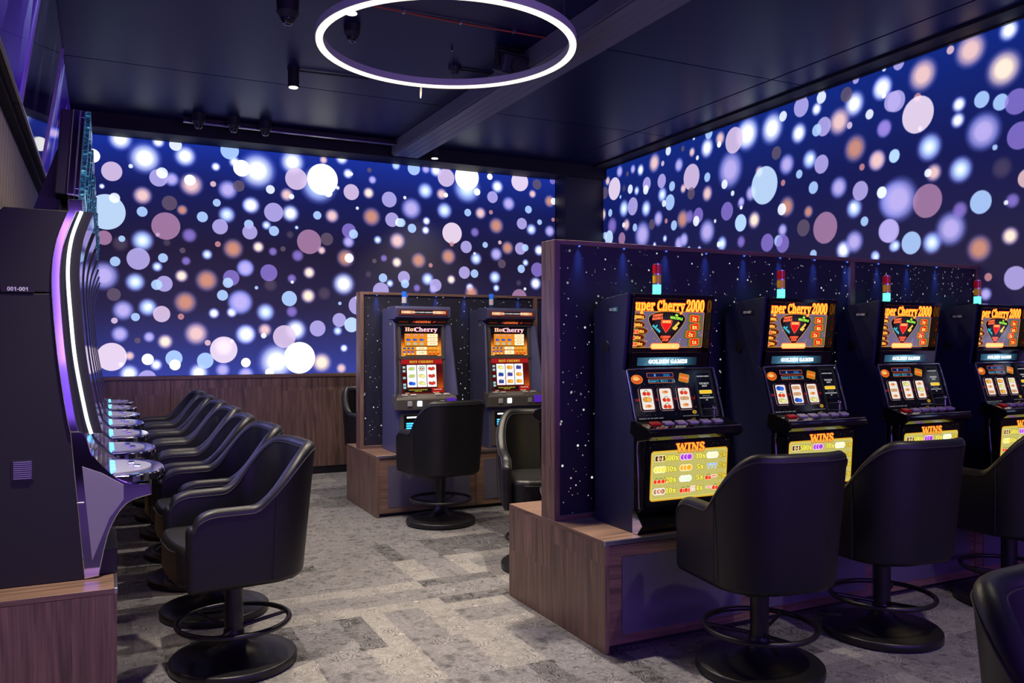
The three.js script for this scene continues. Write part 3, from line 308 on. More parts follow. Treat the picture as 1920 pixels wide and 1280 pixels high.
// local frame: x along the wall towards the room's front, z into the room
{
  const basis = (g) => { const X = new THREE.Vector3(ru[0], 0, ru[1]), Y = new THREE.Vector3(0, 1, 0), Z = new THREE.Vector3().crossVectors(X, Y).multiplyScalar(1); const inward = Z.x < 0 ? Z : Z.clone().negate(); const m = new THREE.Matrix4().makeBasis(X, Y, inward); m.setPosition(RA[0], 0, RA[1]); g.applyMatrix4(m); if (m.determinant() < 0) { const ix = g.index; if (ix) for (let i = 0; i < ix.count; i += 3) { const a = ix.getX(i); ix.setX(i, ix.getX(i + 2)); ix.setX(i + 2, a); } } return g; };
  const wr = struct('wall_right', basis(bx(12.4, CEIL + 0.2, 0.1, 6.0, CEIL / 2, -0.07)), M.wall);
  part('wainscot', basis(muv(bx(11.9, 1.08, 0.03, 5.95, 0.56, 0), false, [0.2, 0.4])), M.wood, wr);
  const g = new THREE.PlaneGeometry(11.9, 2.62); g.translate(5.95, 2.41, 0.012); basis(g);
  const box = basis(bx(11.9, 2.62, 0.02, 5.95, 2.41, 0)); const gr = tag(part('backlit_graphic', box, M.black), 'glowing blue bokeh graphic filling the long right-hand wall', 'light box');
  part('display_print', g, M.right, gr); part('frame', basis(bx(11.9, 0.03, 0.06, 5.95, 3.735, 0.01)), M.black, gr);
  const c = [RA[0] + ru[0] * 5.95, RA[1] + ru[1] * 5.95];
  areaLight('right_graphic_glow', new THREE.Color(0.2, 0.2, 0.62), 0.02, 11.8, 2.5, [c[0] - 0.05, 2.41, c[1]], [c[0] - 3, 2.41, c[1] - 0.09]);
  struct('trim_2', basis(bx(11.9, 0.02, 0.24, 5.95, CEIL - 0.01, 0.10)), M.soffit);
}
// left wall with wavy wallpaper and the slanted screens
const wl = struct('wall_left', muv(bx(0.1, CEIL + 0.2, ZF - ZB, XL - 0.05, CEIL / 2, (ZF + ZB) / 2), false, [0, 0], 0.8), M.wallpaper);
struct('trim_3', slab([[0, 0], [0.05, 0], [0.19, 0.93], [0, 0.93]].map(([a, b]) => [a, b]), ZF - ZB - 0.6).applyMatrix4(new THREE.Matrix4().makeRotationY(Math.PI / 2)).translate(XL, 2.80, (ZF + ZB) / 2), M.soffit);
{
  const top = [-0.265, 3.745], bot = [-0.405, 2.82], ang = Math.atan2(top[0] - bot[0], top[1] - bot[1]), len = Math.hypot(top[0] - bot[0], top[1] - bot[1]);
  const seg = [[-1.60, 'violet'], [-3.48, 'violet'], [-5.36, 'dark'], [-7.24, 'violet']];
  const lab = ['violet slanted wall screen nearest the entrance end of the row', 'violet slanted wall screen above the first curved slot machines', 'dark slanted wall screen between two violet screens', 'violet slanted wall screen nearest the bokeh back wall'];
  seg.forEach(([z0, kind], k) => {
    const zc = z0 - 0.94, t = thing('wall_screen', lab[k], 'screen', [(top[0] + bot[0]) / 2, (top[1] + bot[1]) / 2, zc], 0, 'slanted wall screens');
    const tilt = (g) => g.applyMatrix4(new THREE.Matrix4().makeRotationZ(-ang));
    part('housing', tilt(bx(0.05, len, 1.86, -0.03, 0, 0, 0.004, 1)), M.black, t);
    const scr = card(1.84, len - 0.03, 0, 0, 0, 0, Math.PI / 2); scr.translate(0.001, 0, 0); tilt(scr);
    part('display', scr, kind === 'dark' ? std({ color: lin(0.006), roughness: 0.04, emissive: 0xffffff, emissiveMap: TX.video, emissiveIntensity: 0.06 }) : std({ color: lin(0.006), roughness: 0.06, emissive: 0xffffff, emissiveMap: TX.video, emissiveIntensity: LIT.screens }), t);
    part('edge_strip', tilt(bx(0.012, 0.012, 1.87, 0.004, -len / 2 + 0.004, 0)), M.satin, t);
    part('joint_strip', [tilt(bx(0.012, len, 0.012, 0.006, 0, -0.93)), tilt(bx(0.012, len, 0.006, 0.006, 0, -0.915))], M.satin, t);
    if (kind !== 'dark') areaLight('wall_screen_glow', new THREE.Color(0.28, 0.14, 1), LIT.wallScreen, 1.8, 0.85, [(top[0] + bot[0]) / 2 + 0.02, (top[1] + bot[1]) / 2, zc], [3, 2.6, zc]);
  });
}
// wall behind the camera with a violet light box that the chrome and the floor pick up
const wf = struct('wall_front', bx(XR - XL + 0.8, CEIL + 0.2, 0.1, (XL + XR) / 2, CEIL / 2, ZF + 0.05), M.wall);
const vb = tag(part('violet_light_box', bx(6.0, 2.3, 0.06, 2.5, 1.75, ZF - 0.035), M.black), 'violet light box on the wall behind the entrance', 'light box');
part('display_face', card(5.9, 2.2, 2.5, 1.75, ZF - 0.067, 0, Math.PI), glow(TX.violet, LIT.violet, 0.6), vb);
areaLight('violet_box_glow', new THREE.Color(0.36, 0.16, 1), LIT.violetArea, 5.8, 2.1, [2.5, 1.75, ZF - 0.08], [2.5, 1.6, -3]);

// ---------- ceiling fittings ----------
{
  const C = [2.07, 3.45, -5.15], R = 0.835, t = thing('ring_light', 'large suspended ring light with a warm white glowing underside', 'lamp', C);
  const sq = (w, h, y, rad) => { const g = new THREE.LatheGeometry([[rad - w / 2, y], [rad + w / 2, y], [rad + w / 2, y + h], [rad - w / 2, y + h], [rad - w / 2, y]].map(([a, b]) => new THREE.Vector2(a, b)), 96); return toCreasedNormals(g, 0.5); };
  part('channel', sq(0.05, 0.05, 0.008, R), std({ color: lin(0.5), roughness: 0.4 }), t);
  part('diffuser', sq(0.042, 0.012, -0.004, R), lamp(0xfff0cc, LIT.ring), t);
  for (let k = 0; k < 12; k++) { const a = k / 12 * 6.283, x = C[0] + R * Math.cos(a), z = C[2] + R * Math.sin(a), l = new THREE.SpotLight(0xffecd0, LIT.ringSpot, 0, 1.45, 0.5); l.position.set(x, C[1] - 0.03, z); l.target.position.set(x, 0, z); scene.add(l.target); l.castShadow = true; scene.add(l); }
  for (const a of [-1.15, 0.9, 2.7]) { const x = R * Math.cos(a), z = R * Math.sin(a); part('suspension_wire', bar([x, 0.05, z], [x, 0.30, z], 0.0018, 5), M.satin, t); part('ceiling_anchor', cyl(0.012, 0.006, 0.02, x, 0.29, z, 12), M.satin, t); }
  part('cable_loop', T(new THREE.TorusGeometry(0.045, 0.004, 8, 28), R * Math.cos(1.35), -0.05, R * Math.sin(1.35) * -1, 0, 1.2), lamp(0xf4e6c8, 0.6), t).scale.set(0.6, 1, 1);
}
function downlight(x, z, label, k = 1) {
  const t = thing('ceiling_spotlight', label, 'spotlight', [x, CEIL, z], 0, 'cylinder ceiling spotlights');
  part('housing', [cyl(0.045, 0.045, 0.14, 0, -0.085, 0), cyl(0.05, 0.05, 0.02, 0, -0.01, 0)], M.black, t);
  part('bulb', cyl(0.036, 0.036, 0.004, 0, -0.157, 0), lamp(0xfff4e4, 6), t);
  const l = new THREE.SpotLight(0xfff0de, LIT.spot * k, 0, k > 1 ? 0.5 : 0.75, 0.6); l.position.set(x, CEIL - 0.17, z); l.target.position.set(x, 0, z); l.shadow.radius = 2; l.castShadow = true; scene.add(l, l.target);
}
downlight(1.42, -6.93, 'black cylinder spotlight hanging between the ring light and the camera rail'); downlight(3.42, -8.9, 'black cylinder spotlight against the beam end by the back wall'); downlight(1.43, -5.2, 'black cylinder spotlight shining above the ring light');
downlight(0.25, -3.25, 'black cylinder spotlight over the end of the curved machine row', 1.9); downlight(2.35, -4.05, 'black cylinder spotlight over the end of the near divider', 1.9); downlight(3.3, -1.7, 'black cylinder spotlight over the aisle behind the near chairs', 0.8);
part('conduit', bar([0.045, -0.012, 0], [0.62, -0.012, 0.05], 0.007), M.black, scene.children.find(o => o.name === 'ceiling_spotlight'));
function dome(x, y, z, s, label, drop = 0) {
  const t = thing('dome_camera', label, 'camera', [x, y, z], 0, 'dome security cameras');
  part('mount', [cyl(0.05 * s, 0.055 * s, 0.05 * s + drop, 0, -(0.05 * s + drop) / 2, 0)], M.black, t); part('collar', cyl(0.035 * s, 0.055 * s, 0.03 * s, 0, -0.063 * s - drop, 0), M.black, t);
  part('dome', T(new THREE.SphereGeometry(0.035 * s, 24, 12, 0, 6.283, Math.PI / 2, Math.PI / 2), 0, -0.075 * s - drop, 0), M.gloss, t);
  part('lens_ring', T(new THREE.TorusGeometry(0.02 * s, 0.002, 6, 24), 0, -0.105 * s - drop, 0.004, Math.PI / 2), M.satin, t);
}
dome(0.86, CEIL, -8.70, 1.15, 'dome camera under the rail, first from the left wall', 0.03); dome(1.19, CEIL, -8.70, 1.15, 'dome camera in the middle of the rail', 0.03); dome(1.50, CEIL, -8.70, 1.15, 'dome camera under the rail, farthest from the left wall', 0.03);
dome(1.60, CEIL, -5.80, 1.1, 'dome camera seen inside the ring light', 0.0); dome(1.09, CEIL, -5.50, 1.35, 'larger pendant dome camera beside the ring light', 0.04);
{
  const t = thing('camera_rail', 'long black ceiling rail carrying three dome cameras', 'rail', [1.85, 3.70, -8.86]);
  part('rail_body', bx(2.24, 0.05, 0.07, 0, 0.01, 0, 0.004, 1), M.black, t); part('lower_lip', bx(2.24, 0.008, 0.03, 0, -0.02, 0.035), M.satin, t);
  const s = thing('ceiling_speaker', 'black box loudspeaker on a bracket behind the ring light', 'speaker', [2.84, CEIL, -5.72], 0.15);
  part('bracket', [bx(0.30, 0.012, 0.05, 0, -0.012, 0), bx(0.012, 0.14, 0.05, -0.145, -0.08, 0), bx(0.012, 0.14, 0.05, 0.145, -0.08, 0)], M.black, s); part('cabinet', T(new RoundedBoxGeometry(0.27, 0.15, 0.16, 3, 0.02), 0, -0.12, 0, 0.35), M.dark, s); part('grille', T(cyl(0.065, 0.065, 0.012, 0, 0, 0), 0, -0.15, 0.08, Math.PI / 2 + 0.35), M.black, s);
  const d = thing('smoke_detector', 'small round detector on the ceiling beside the beam', 'detector', [2.60, CEIL, -6.31]); part('base', cyl(0.05, 0.055, 0.03, 0, -0.015, 0), M.dark, d); part('head', cyl(0.025, 0.035, 0.035, 0, -0.045, 0), M.dark, d); part('conduit', bar([0.05, -0.012, 0], [0.33, -0.012, 0.02], 0.008), M.black, d);
  const c = thing('ceiling_cable', 'thin orange cable clipped along the ceiling joint inside the ring', 'cable', [0, CEIL, -5.38]); part('cable', tube([[0.9, -0.012, 0], [1.5, -0.01, 0.01], [2.1, -0.014, 0], [2.94, -0.012, 0.01]], 0.006, 40, 6), M.copper, c);
  for (let k = 0; k < 5; k++) part('clip', bx(0.014, 0.02, 0.03, 1.0 + k * 0.42, -0.012, 0.004), M.satin, c);
}
// ---------- plinths and dividers ----------
function plinth(name, label, x0, x1, z0, z1, h, fronts, backToo) {
  const t = thing(name, label, 'plinth', [0, 0, 0]), cx = (x0 + x1) / 2, cz = (z0 + z1) / 2, d = z1 - z0;
  const top = part('top_board', muv(bx(x1 - x0, 0.022, d - 0.012, cx, h - 0.011, cz - 0.006, 0.002, 1), true, [0.1, 0.2]), M.wood, t);
  part('metal_edge', bx(x1 - x0, 0.024, 0.012, cx, h - 0.012, z1 - 0.006, 0.002, 1), M.satin, t); void top;
  for (const s of [0, 1]) part('end_panel', muv(bx(0.024, h - 0.022, d / 2 - 0.001, x0 + 0.012, (h - 0.022) / 2, z0 + d / 4 + s * d / 2), false, [rnd(), rnd()]), M.wood, t);
  part('end_panel', muv(bx(0.024, h - 0.022, d, x1 - 0.012, (h - 0.022) / 2, cz), false, [rnd(), rnd()]), M.wood, t);
  part('carcass', bx(x1 - x0 - 0.05, h - 0.03, d - 0.10, cx, (h - 0.03) / 2, cz), M.black, t);
  for (const [a, b] of fronts) {
    part('front_panel', muv(bx(b - a - 0.005, h - 0.06, 0.02, (a + b) / 2, 0.03 + (h - 0.06) / 2, z1 - 0.022, 0.001, 1), true, [rnd(), rnd()]), M.wood, t);
    const gw = b - a - 0.14, gh = h - 0.165; const gg = bx(gw, gh, 0.006, (a + b) / 2 + 0.008, 0.265 * h / 0.54, z1 - 0.010); part('vent_grille', muv(gg, false, [0, 0], 4), M.grille, t);
    if (backToo) part('rear_panel', muv(bx(b - a - 0.005, h - 0.06, 0.02, (a + b) / 2, 0.03 + (h - 0.06) / 2, z0 + 0.022), true, [rnd(), rnd()]), M.wood, t);
  }
  return t;
}
plinth('machine_plinth', 'walnut plinth with perforated vents under the four near slot machines', 2.165, 5.68, -4.41, -3.365, 0.54, [[2.19, 3.085], [3.085, 4.0], [4.0, 4.915], [4.915, 5.655]], true);
plinth('machine_plinth', 'walnut plinth with vents under the two grey fruit machines farther back', 2.095, 4.75, -7.78, -6.82, 0.525, [[2.12, 3.02], [3.02, 3.9], [3.9, 4.725]], true);
{
  const t = thing('machine_plinth', 'long walnut plinth with a metal lip under the curved machines', 'plinth');
  part('top_board', muv(bx(0.53, 0.022, 5.28, -0.22, 0.529, -6.22, 0.002, 1), true, [0.4, 0.7]), M.wood, t); part('metal_edge', bx(0.012, 0.024, 5.28, 0.051, 0.529, -6.22, 0.002, 1), M.satin, t);
  part('end_panel', muv(bx(0.55, 0.517, 0.024, -0.22, 0.2585, -3.592), false, [0.1, 0.3]), M.wood, t); part('end_panel', muv(bx(0.55, 0.517, 0.024, -0.22, 0.2585, -8.846), false, [0.6, 0.3]), M.wood, t);
  for (let k = 0; k < 7; k++) part('front_panel', muv(bx(0.02, 0.48, 0.735, 0.036, 0.27, -3.98 - k * 0.745), true, [rnd(), rnd()]), M.wood, t);
  part('carcass', bx(0.48, 0.5, 5.1, -0.23, 0.255, -6.22), M.black, t);
}
function divider(label, x0, x1, z0, z1, y0, y1, splits) {
  const t = thing('star_divider', label, 'divider'), zc = (z0 + z1) / 2, d = z1 - z0, P = (n, w, h, x, y, dd = d) => part(n, muv(bx(w, h, dd, x, y, zc, 0.002, 1), w > h, [rnd(), rnd()]), M.wood, t);
  P('end_post', 0.035, y1 - y0, x0 + 0.0175, (y0 + y1) / 2); P('end_post', 0.035, y1 - y0, x1 - 0.0175, (y0 + y1) / 2);
  P('top_rail', x1 - x0 - 0.07, 0.025, (x0 + x1) / 2, y1 - 0.0125); P('bottom_rail', x1 - x0 - 0.07, 0.025, (x0 + x1) / 2, y0 + 0.0125);
  const xs = [x0 + 0.035, ...splits, x1 - 0.035];
  for (const s of splits) P('mullion', 0.045, y1 - y0 - 0.05, s, (y0 + y1) / 2);
  part('core', bx(x1 - x0 - 0.08, y1 - y0 - 0.06, d - 0.05, (x0 + x1) / 2, (y0 + y1) / 2, zc), M.black, t);
  for (let x = x0 + 0.16; x < Math.min(x1 - 0.1, 5.4); x += 0.29) { // small blue LEDs under the top rail wash down the panel
    part('led_light', cyl(0.006, 0.006, 0.008, x, y1 - 0.028, z1 - 0.008, 10), lamp(0x4a7aff, 1.2), t);
    const l = new THREE.SpotLight(0x4a78ff, 0.9, 0, 0.34, 0.9); l.position.set(x, y1 - 0.035, z1 - 0.006); l.target.position.set(x, y1 - 0.5, z1 - 0.03); l.castShadow = true; scene.add(l, l.target);
  }
  for (let k = 0; k + 1 < xs.length; k++) { const a = xs[k] + (k ? 0.0225 : 0), b = xs[k + 1] - (k + 2 < xs.length ? 0.0225 : 0), h = y1 - y0 - 0.05; for (const s of [1, -1]) { const g = card(b - a, h, (a + b) / 2, (y0 + y1) / 2, zc + s * (d / 2 - 0.02), 0, s > 0 ? 0 : Math.PI); const m = M.stars[k % 2]; part('display_panel', g, m, t); } }
}
divider('tall divider with a starry night print behind the near machines', 2.168, 5.68, -4.015, -3.868, 0.54, 2.046, [4.40]);
divider('starry night divider behind the two grey machines farther back', 2.10, 4.75, -7.47, -7.344, 0.525, 1.952, [3.9]);

// ---------- near slot machines ----------
const chromeTube = (pts, r = 0.006) => tube(pts, r, pts.length * 6, 6);
function cherryMachine(no, reel, label, pos, turn, split) {
  const t = thing('slot_machine', label, 'slot machine', pos, turn, 'cherry slot machines of the near island');
  part('cabinet', slab([[-0.21, 0], [-0.22, 1.12], [-0.12, 1.183], [0.03, 1.195], [0.0, 0.82], [0.08, 0.80], [0.14, 0.55], [0.155, 0.5], [0.155, 0]], 0.516), M.cabinet, t);
  for (const s of [-1, 1]) part('side_panel', T(slab([[-0.21, 0], [-0.22, 1.12], [-0.12, 1.185], [0.105, 1.207], [0.055, 0.82], [0.085, 0.80], [0.152, 0.55], [0.155, 0.5], [0.155, 0]], 0.022, 0.003), s * 0.269), M.cabinet, t);
  // header: recessed lit glass in a frame that leans forward
  const th = 0.128, H = (g) => T(g, 0, 1.013, 0.048, th);
  part('header_frame', [H(bx(0.516, 0.022, 0.11, 0, 0.184, 0, 0.003, 1)), H(bx(0.014, 0.37, 0.11, -0.251, 0, 0, 0.003, 1)), H(bx(0.014, 0.37, 0.11, 0.251, 0, 0, 0.003, 1)), H(bx(0.516, 0.09, 0.11, 0, -0.15, 0, 0.003, 1))], M.gloss, t);
  const hs = part('header_display', H(card(0.49, 0.28, 0, 0.035, 0.005)), glow(TX.cherryTop, 1.8, 0.1), t); void hs;
  part('name_display', H(card(0.38, 0.042, -0.02, -0.152, 0.0565)), glow(TX.golden, 1.6, 0.2), t);
  // reel glass
  const ra2 = -0.285, Rr = (g) => T(g, 0, 0.685, 0.125, ra2);
  part('reel_housing', [Rr(bx(0.55, 0.285, 0.05, 0, 0, -0.03, 0.003, 1))], M.gloss, t);
  part('reel_display', Rr(card(0.53, 0.262, 0, 0, -0.0035)), glow(TX.reels[reel], 0.95, 0.08), t);
  for (let k = 0; k < 3; k++) { const x = -0.265 + (131 + k * 178) / 800 * 0.53, s = new THREE.Shape(); const rr2 = (p, w, h, r) => { p.moveTo(-w / 2 + r, -h / 2); p.lineTo(w / 2 - r, -h / 2); p.quadraticCurveTo(w / 2, -h / 2, w / 2, -h / 2 + r); p.lineTo(w / 2, h / 2 - r); p.quadraticCurveTo(w / 2, h / 2, w / 2 - r, h / 2); p.lineTo(-w / 2 + r, h / 2); p.quadraticCurveTo(-w / 2, h / 2, -w / 2, h / 2 - r); p.lineTo(-w / 2, -h / 2 + r); p.quadraticCurveTo(-w / 2, -h / 2, -w / 2 + r, -h / 2); }; rr2(s, 0.094, 0.121, 0.014); const hole = new THREE.Path(); rr2(hole, 0.078, 0.108, 0.01); s.holes.push(hole); part('reel_frame', Rr(T(new THREE.ExtrudeGeometry(s, { depth: 0.005, bevelEnabled: false, curveSegments: 4 }), x, -0.021, -0.003)), std({ color: 0x5a1014, roughness: 0.25 }), t); }
  part('note_slot', Rr(bx(0.085, 0.028, 0.018, 0.202, -0.066, 0.005, 0.004, 1)), M.gloss, t);
  part('chrome_trim', [-1, 1].map(s => chromeTube([[s * 0.277, 0.815, 0.09], [s * 0.277, 0.69, 0.132], [s * 0.277, 0.56, 0.172]], 0.005)).concat([chromeTube([[-0.277, 0.818, 0.09], [0, 0.818, 0.09], [0.277, 0.818, 0.09]], 0.005)]), M.chrome, t);
  // button deck
  const deck = part('button_deck', slab([[0.13, 0.50], [0.14, 0.565], [0.17, 0.566], [0.29, 0.532], [0.312, 0.515], [0.312, 0.495], [0.285, 0.475], [0.2, 0.46]], 0.578, 0.006), M.gloss, t);
  for (let k = 0; k < 6; k++) part('button', T(bx(0.056, 0.012, 0.036, 0, 0, 0, 0.004, 1), -0.205 + k * 0.078, 0.552, 0.232, 0.276), k === 0 ? lamp(0xa01010, 0.25) : std({ color: lin(0.55, 0.53, 0.5), roughness: 0.35 }), deck);
  part('joystick', [cyl(0.006, 0.006, 0.05, 0.2, 0.585, 0.19, 10), T(new THREE.SphereGeometry(0.012, 14, 10), 0.2, 0.612, 0.19)], M.chrome, deck);
  part('deck_edge', [chromeTube([[-0.285, 0.53, 0.297], [0, 0.53, 0.297], [0.285, 0.53, 0.297]], 0.003)], M.chrome, deck);
  // belly glass
  const Bl = (g) => T(g, 0, 0.305, 0.238, 0.065);
  part('lower_body', slab([[0.14, 0.48], [0.245, 0.468], [0.247, 0.46], [0.225, 0.135], [0.19, 0.105], [0.14, 0.105]], 0.556, 0.004), M.gloss, t);
  part('belly_frame', [Bl(bx(0.54, 0.012, 0.018, 0, 0.158, 0)), Bl(bx(0.54, 0.014, 0.018, 0, -0.158, 0)), Bl(bx(0.012, 0.33, 0.018, -0.264, 0, 0)), Bl(bx(0.012, 0.33, 0.018, 0.264, 0, 0))], M.gloss, t);
  part('belly_display', Bl(card(0.51, 0.305, 0, 0, 0.003)), glow(TX.wins, 1.25, 0.12), t);
  part('foot_trim', slab([[0.14, 0.0], [0.185, 0.0], [0.225, 0.045], [0.215, 0.06], [0.175, 0.1], [0.14, 0.12]], 0.562, 0.003), M.gloss, t);
  for (const s of [-1, 1]) part('foot_cheek', T(slab([[0.15, 0.0], [0.19, -0.0], [0.232, 0.05], [0.18, 0.108], [0.15, 0.125]], 0.004), s * 0.283, 0.001, 0), M.chrome, t);
  for (const s of [-1, 1]) part('side_trim', chromeTube([[s * 0.281, 0.50, 0.205], [s * 0.281, 0.45, 0.19], [s * 0.281, 0.25, 0.2], [s * 0.281, 0.13, 0.205]], 0.007), M.chrome, t);
  part('number_plate', card(0.10, 0.024, -0.2835, 1.125, -0.03, 0, -Math.PI / 2), std({ map: plateTex(no, '#17171a', split), roughness: 0.5 }), t);
  part('side_speaker', T(cyl(0.032, 0.032, 0.004, 0, 0, 0, 28), -0.281, 0.93, -0.10, 0, 0, Math.PI / 2), M.black, t);
  // stack lamp
  const L = (r, y, h, m, n) => part(n, cyl(r, r, h, 0.07, y, -0.13, 24), m, t);
  L(0.026, 1.205, 0.03, M.satin, 'lamp_socket'); L(0.023, 1.246, 0.05, lamp(0x58f0b0, 2.2), 'green_lamp'); L(0.024, 1.274, 0.008, M.satin, 'lamp_ring'); L(0.023, 1.301, 0.045, std({ color: 0xc89a10, roughness: 0.25, emissive: 0xa06a10, emissiveIntensity: 0.35 }), 'yellow_lamp'); L(0.024, 1.327, 0.008, M.satin, 'lamp_ring'); L(0.023, 1.355, 0.048, std({ color: 0xa00c14, roughness: 0.25, emissive: 0x900810, emissiveIntensity: 0.35 }), 'red_lamp'); L(0.021, 1.382, 0.006, M.satin, 'lamp_cap');
  return t;
}
const names = ['003-008', '003-007', '003-006', '003-005'];
names.forEach((n, k) => cherryMachine(n, k, `slot machine numbered ${n} with orange cherry header and reel windows`, [2.665 + k * 0.907, 0.5415, -3.60], 0, k === 0));
{ const r = cherryMachine('003-001', 1, 'slot machine turned away on the rear side of the near divider', [2.70, 0.5415, -4.27], Math.PI, false); r.children.filter(c => c.name === 'number_plate').forEach(c => r.remove(c)); }
for (const [x, z, w, h, c, i] of [0, 1, 2, 3].map(k => [2.665 + k * 0.907, -3.50, 0.48, 0.26, 0xff7a30, 0.06])) { areaLight('header_glow', c, i, w, h, [x, 1.60, z + 0.035], [x, 1.5, 0]); areaLight('belly_glow', 0xe8d860, i, 0.5, 0.3, [x, 0.845, -3.345], [x, 0.8, 0]); }

// ---------- grey fruit machines farther back ----------
function hotMachine(v, label, pos, turn) {
  const t = thing('fruit_machine', label, 'slot machine', pos, turn, 'grey fruit machines');
  part('cabinet', slab([[-0.25, 0], [-0.25, 1.27], [0.02, 1.275], [0.05, 1.15], [0.09, 1.13], [0.13, 0.50], [0.20, 0.46], [0.20, 0]], 0.50, 0.006), M.cabGrey, t);
  part('header', slab([[-0.05, 1.17], [-0.05, 1.285], [0.15, 1.285], [0.17, 1.265], [0.165, 1.19], [0.12, 1.17]], 0.51, 0.005), M.cabGrey, t);
  part('header_lamp_strip', card(0.46, 0.058, 0, 1.232, 0.1705, -0.06), glow(TX.hotHead, 1.0, 0.3), t);
  part('name_display', T(card(0.47, 0.06), 0, 1.148, 0.135, 0.7), glow(TX.admiral, 1.0, 0.15), t);
  for (const s of [-1, 1]) part('side_wing', (() => { const a = [s * 0.205, 1.12, 0.06], b = [s * 0.255, 1.12, 0.14], c = [s * 0.285, 0.50, 0.25], d = [s * 0.215, 0.50, 0.13], o = [s * 0.012, 0, -0.004]; const q = [a, b, c, d], q2 = q.map(p => p.map((v2, i) => v2 + o[i])); const P = [...q, ...q2].flat(), F = [0, 1, 2, 0, 2, 3, 4, 6, 5, 4, 7, 6, 0, 4, 5, 0, 5, 1, 1, 5, 6, 1, 6, 2, 2, 6, 7, 2, 7, 3, 3, 7, 4, 3, 4, 0]; const g = new THREE.BufferGeometry(); g.setAttribute('position', new THREE.Float32BufferAttribute(P, 3)); g.setAttribute('uv', new THREE.Float32BufferAttribute(new Array(16).fill(0), 2)); g.setIndex(s > 0 ? F : F.map((f, i) => F[i - (i % 3) + (2 - i % 3)])); const n = g.toNonIndexed(); n.computeVertexNormals(); return n; })(), M.cabGrey, t);
  part('screen_frame', [T(bx(0.43, 0.03, 0.03, 0, 0, 0, 0.003, 1), 0, 0.832, 0.115), T(bx(0.02, 0.62, 0.03, 0, 0, 0, 0.003, 1), -0.208, 0.82, 0.105, -0.06), T(bx(0.02, 0.62, 0.03, 0, 0, 0, 0.003, 1), 0.208, 0.82, 0.105, -0.06), T(bx(0.43, 0.03, 0.03, 0, 0, 0, 0.003, 1), 0, 1.13, 0.1)], M.frameGrey, t);
  part('upper_display', T(card(0.375, 0.275), 0, 0.985, 0.104, -0.04), glow(TX.hotTop, 1.1, 0.15), t); part('lower_display', T(card(0.385, 0.305), 0, 0.665, 0.135, -0.13), glow(TX.hotReels[v], 1.1, 0.15), t);
  const deck = part('button_deck', slab([[0.12, 0.46], [0.14, 0.515], [0.17, 0.515], [0.25, 0.485], [0.258, 0.47], [0.25, 0.385], [0.2, 0.37]], 0.56, 0.005), M.frameGrey, t);
  for (const x of [-0.19, -0.11, 0.12, 0.20]) part('button', T(bx(0.055, 0.012, 0.03, 0, 0, 0, 0.003, 1), x, 0.508, 0.205, 0.36), std({ color: lin(0.4, 0.38, 0.36), roughness: 0.4 }), deck);
  for (const [x, m] of [[-0.16, std({ color: lin(0.45), roughness: 0.4 })], [-0.07, lamp(0xe8f2ff, 3)], [0.14, std({ color: lin(0.3), roughness: 0.4 })]]) part('square_button', bx(0.042, 0.045, 0.012, x, 0.435, 0.257, 0.004, 1), m, deck);
  part('ticket_light', bx(0.085, 0.065, 0.02, 0.225, 0.445, 0.255, 0.006, 1), std({ color: 0x301040, roughness: 0.1, emissive: 0x6030d0, emissiveIntensity: 0.6 }), deck);
  part('lower_door', bx(0.46, 0.33, 0.02, 0, 0.19, 0.20, 0.003, 1), M.frameGrey, t); part('note_acceptor', bx(0.16, 0.13, 0.03, -0.12, 0.27, 0.205, 0.004, 1), M.gloss, t); part('note_light', bx(0.11, 0.012, 0.006, -0.12, 0.315, 0.222), lamp(0xe8f0ff, 3), t); for (let k = 0; k < 3; k++) part('blue_light', bx(0.1, 0.012, 0.006, -0.13, 0.262 - k * 0.02, 0.222), lamp(0x38a8ff, 2.5), t);
  part('side_lock', T(cyl(0.008, 0.008, 0.01, 0, 0, 0, 12), -0.252, 0.40, 0.15, 0, 0, Math.PI / 2), M.chrome, t); part('number_plate', card(0.05, 0.022, -0.2525, 1.13, 0.0, 0, -Math.PI / 2), std({ color: lin(0.25), roughness: 0.5 }), t);
  const L = (r, y, h, m, n) => part(n, cyl(r, r, h, -0.09, y, -0.10, 20), m, t);
  L(0.024, 1.30, 0.045, std({ color: 0x2c3a6a, roughness: 0.3 }), 'lamp_socket'); L(0.022, 1.35, 0.055, std({ color: 0xd8d8d4, roughness: 0.3 }), 'white_lamp'); L(0.022, 1.402, 0.05, std({ color: 0x1c6ad0, roughness: 0.25, emissive: 0x1c60c8, emissiveIntensity: 0.6 }), 'blue_lamp');
  return t;
}
hotMachine(0, 'grey fruit machine beside the divider end, showing tomatoes and lemons', [2.55, 0.525, -7.07], 0); hotMachine(1, 'grey fruit machine showing grapes and oranges, second from the divider end', [3.42, 0.525, -7.07], 0);
for (const x of [2.55, 3.42]) { areaLight('upper_screen_glow', 0xffc890, 0.15, 0.36, 0.27, [x, 1.51, -6.95], [x, 1.5, 0]); areaLight('lower_screen_glow', 0xffd8d0, 0.15, 0.36, 0.28, [x, 1.19, -6.90], [x, 1.3, 0]); }
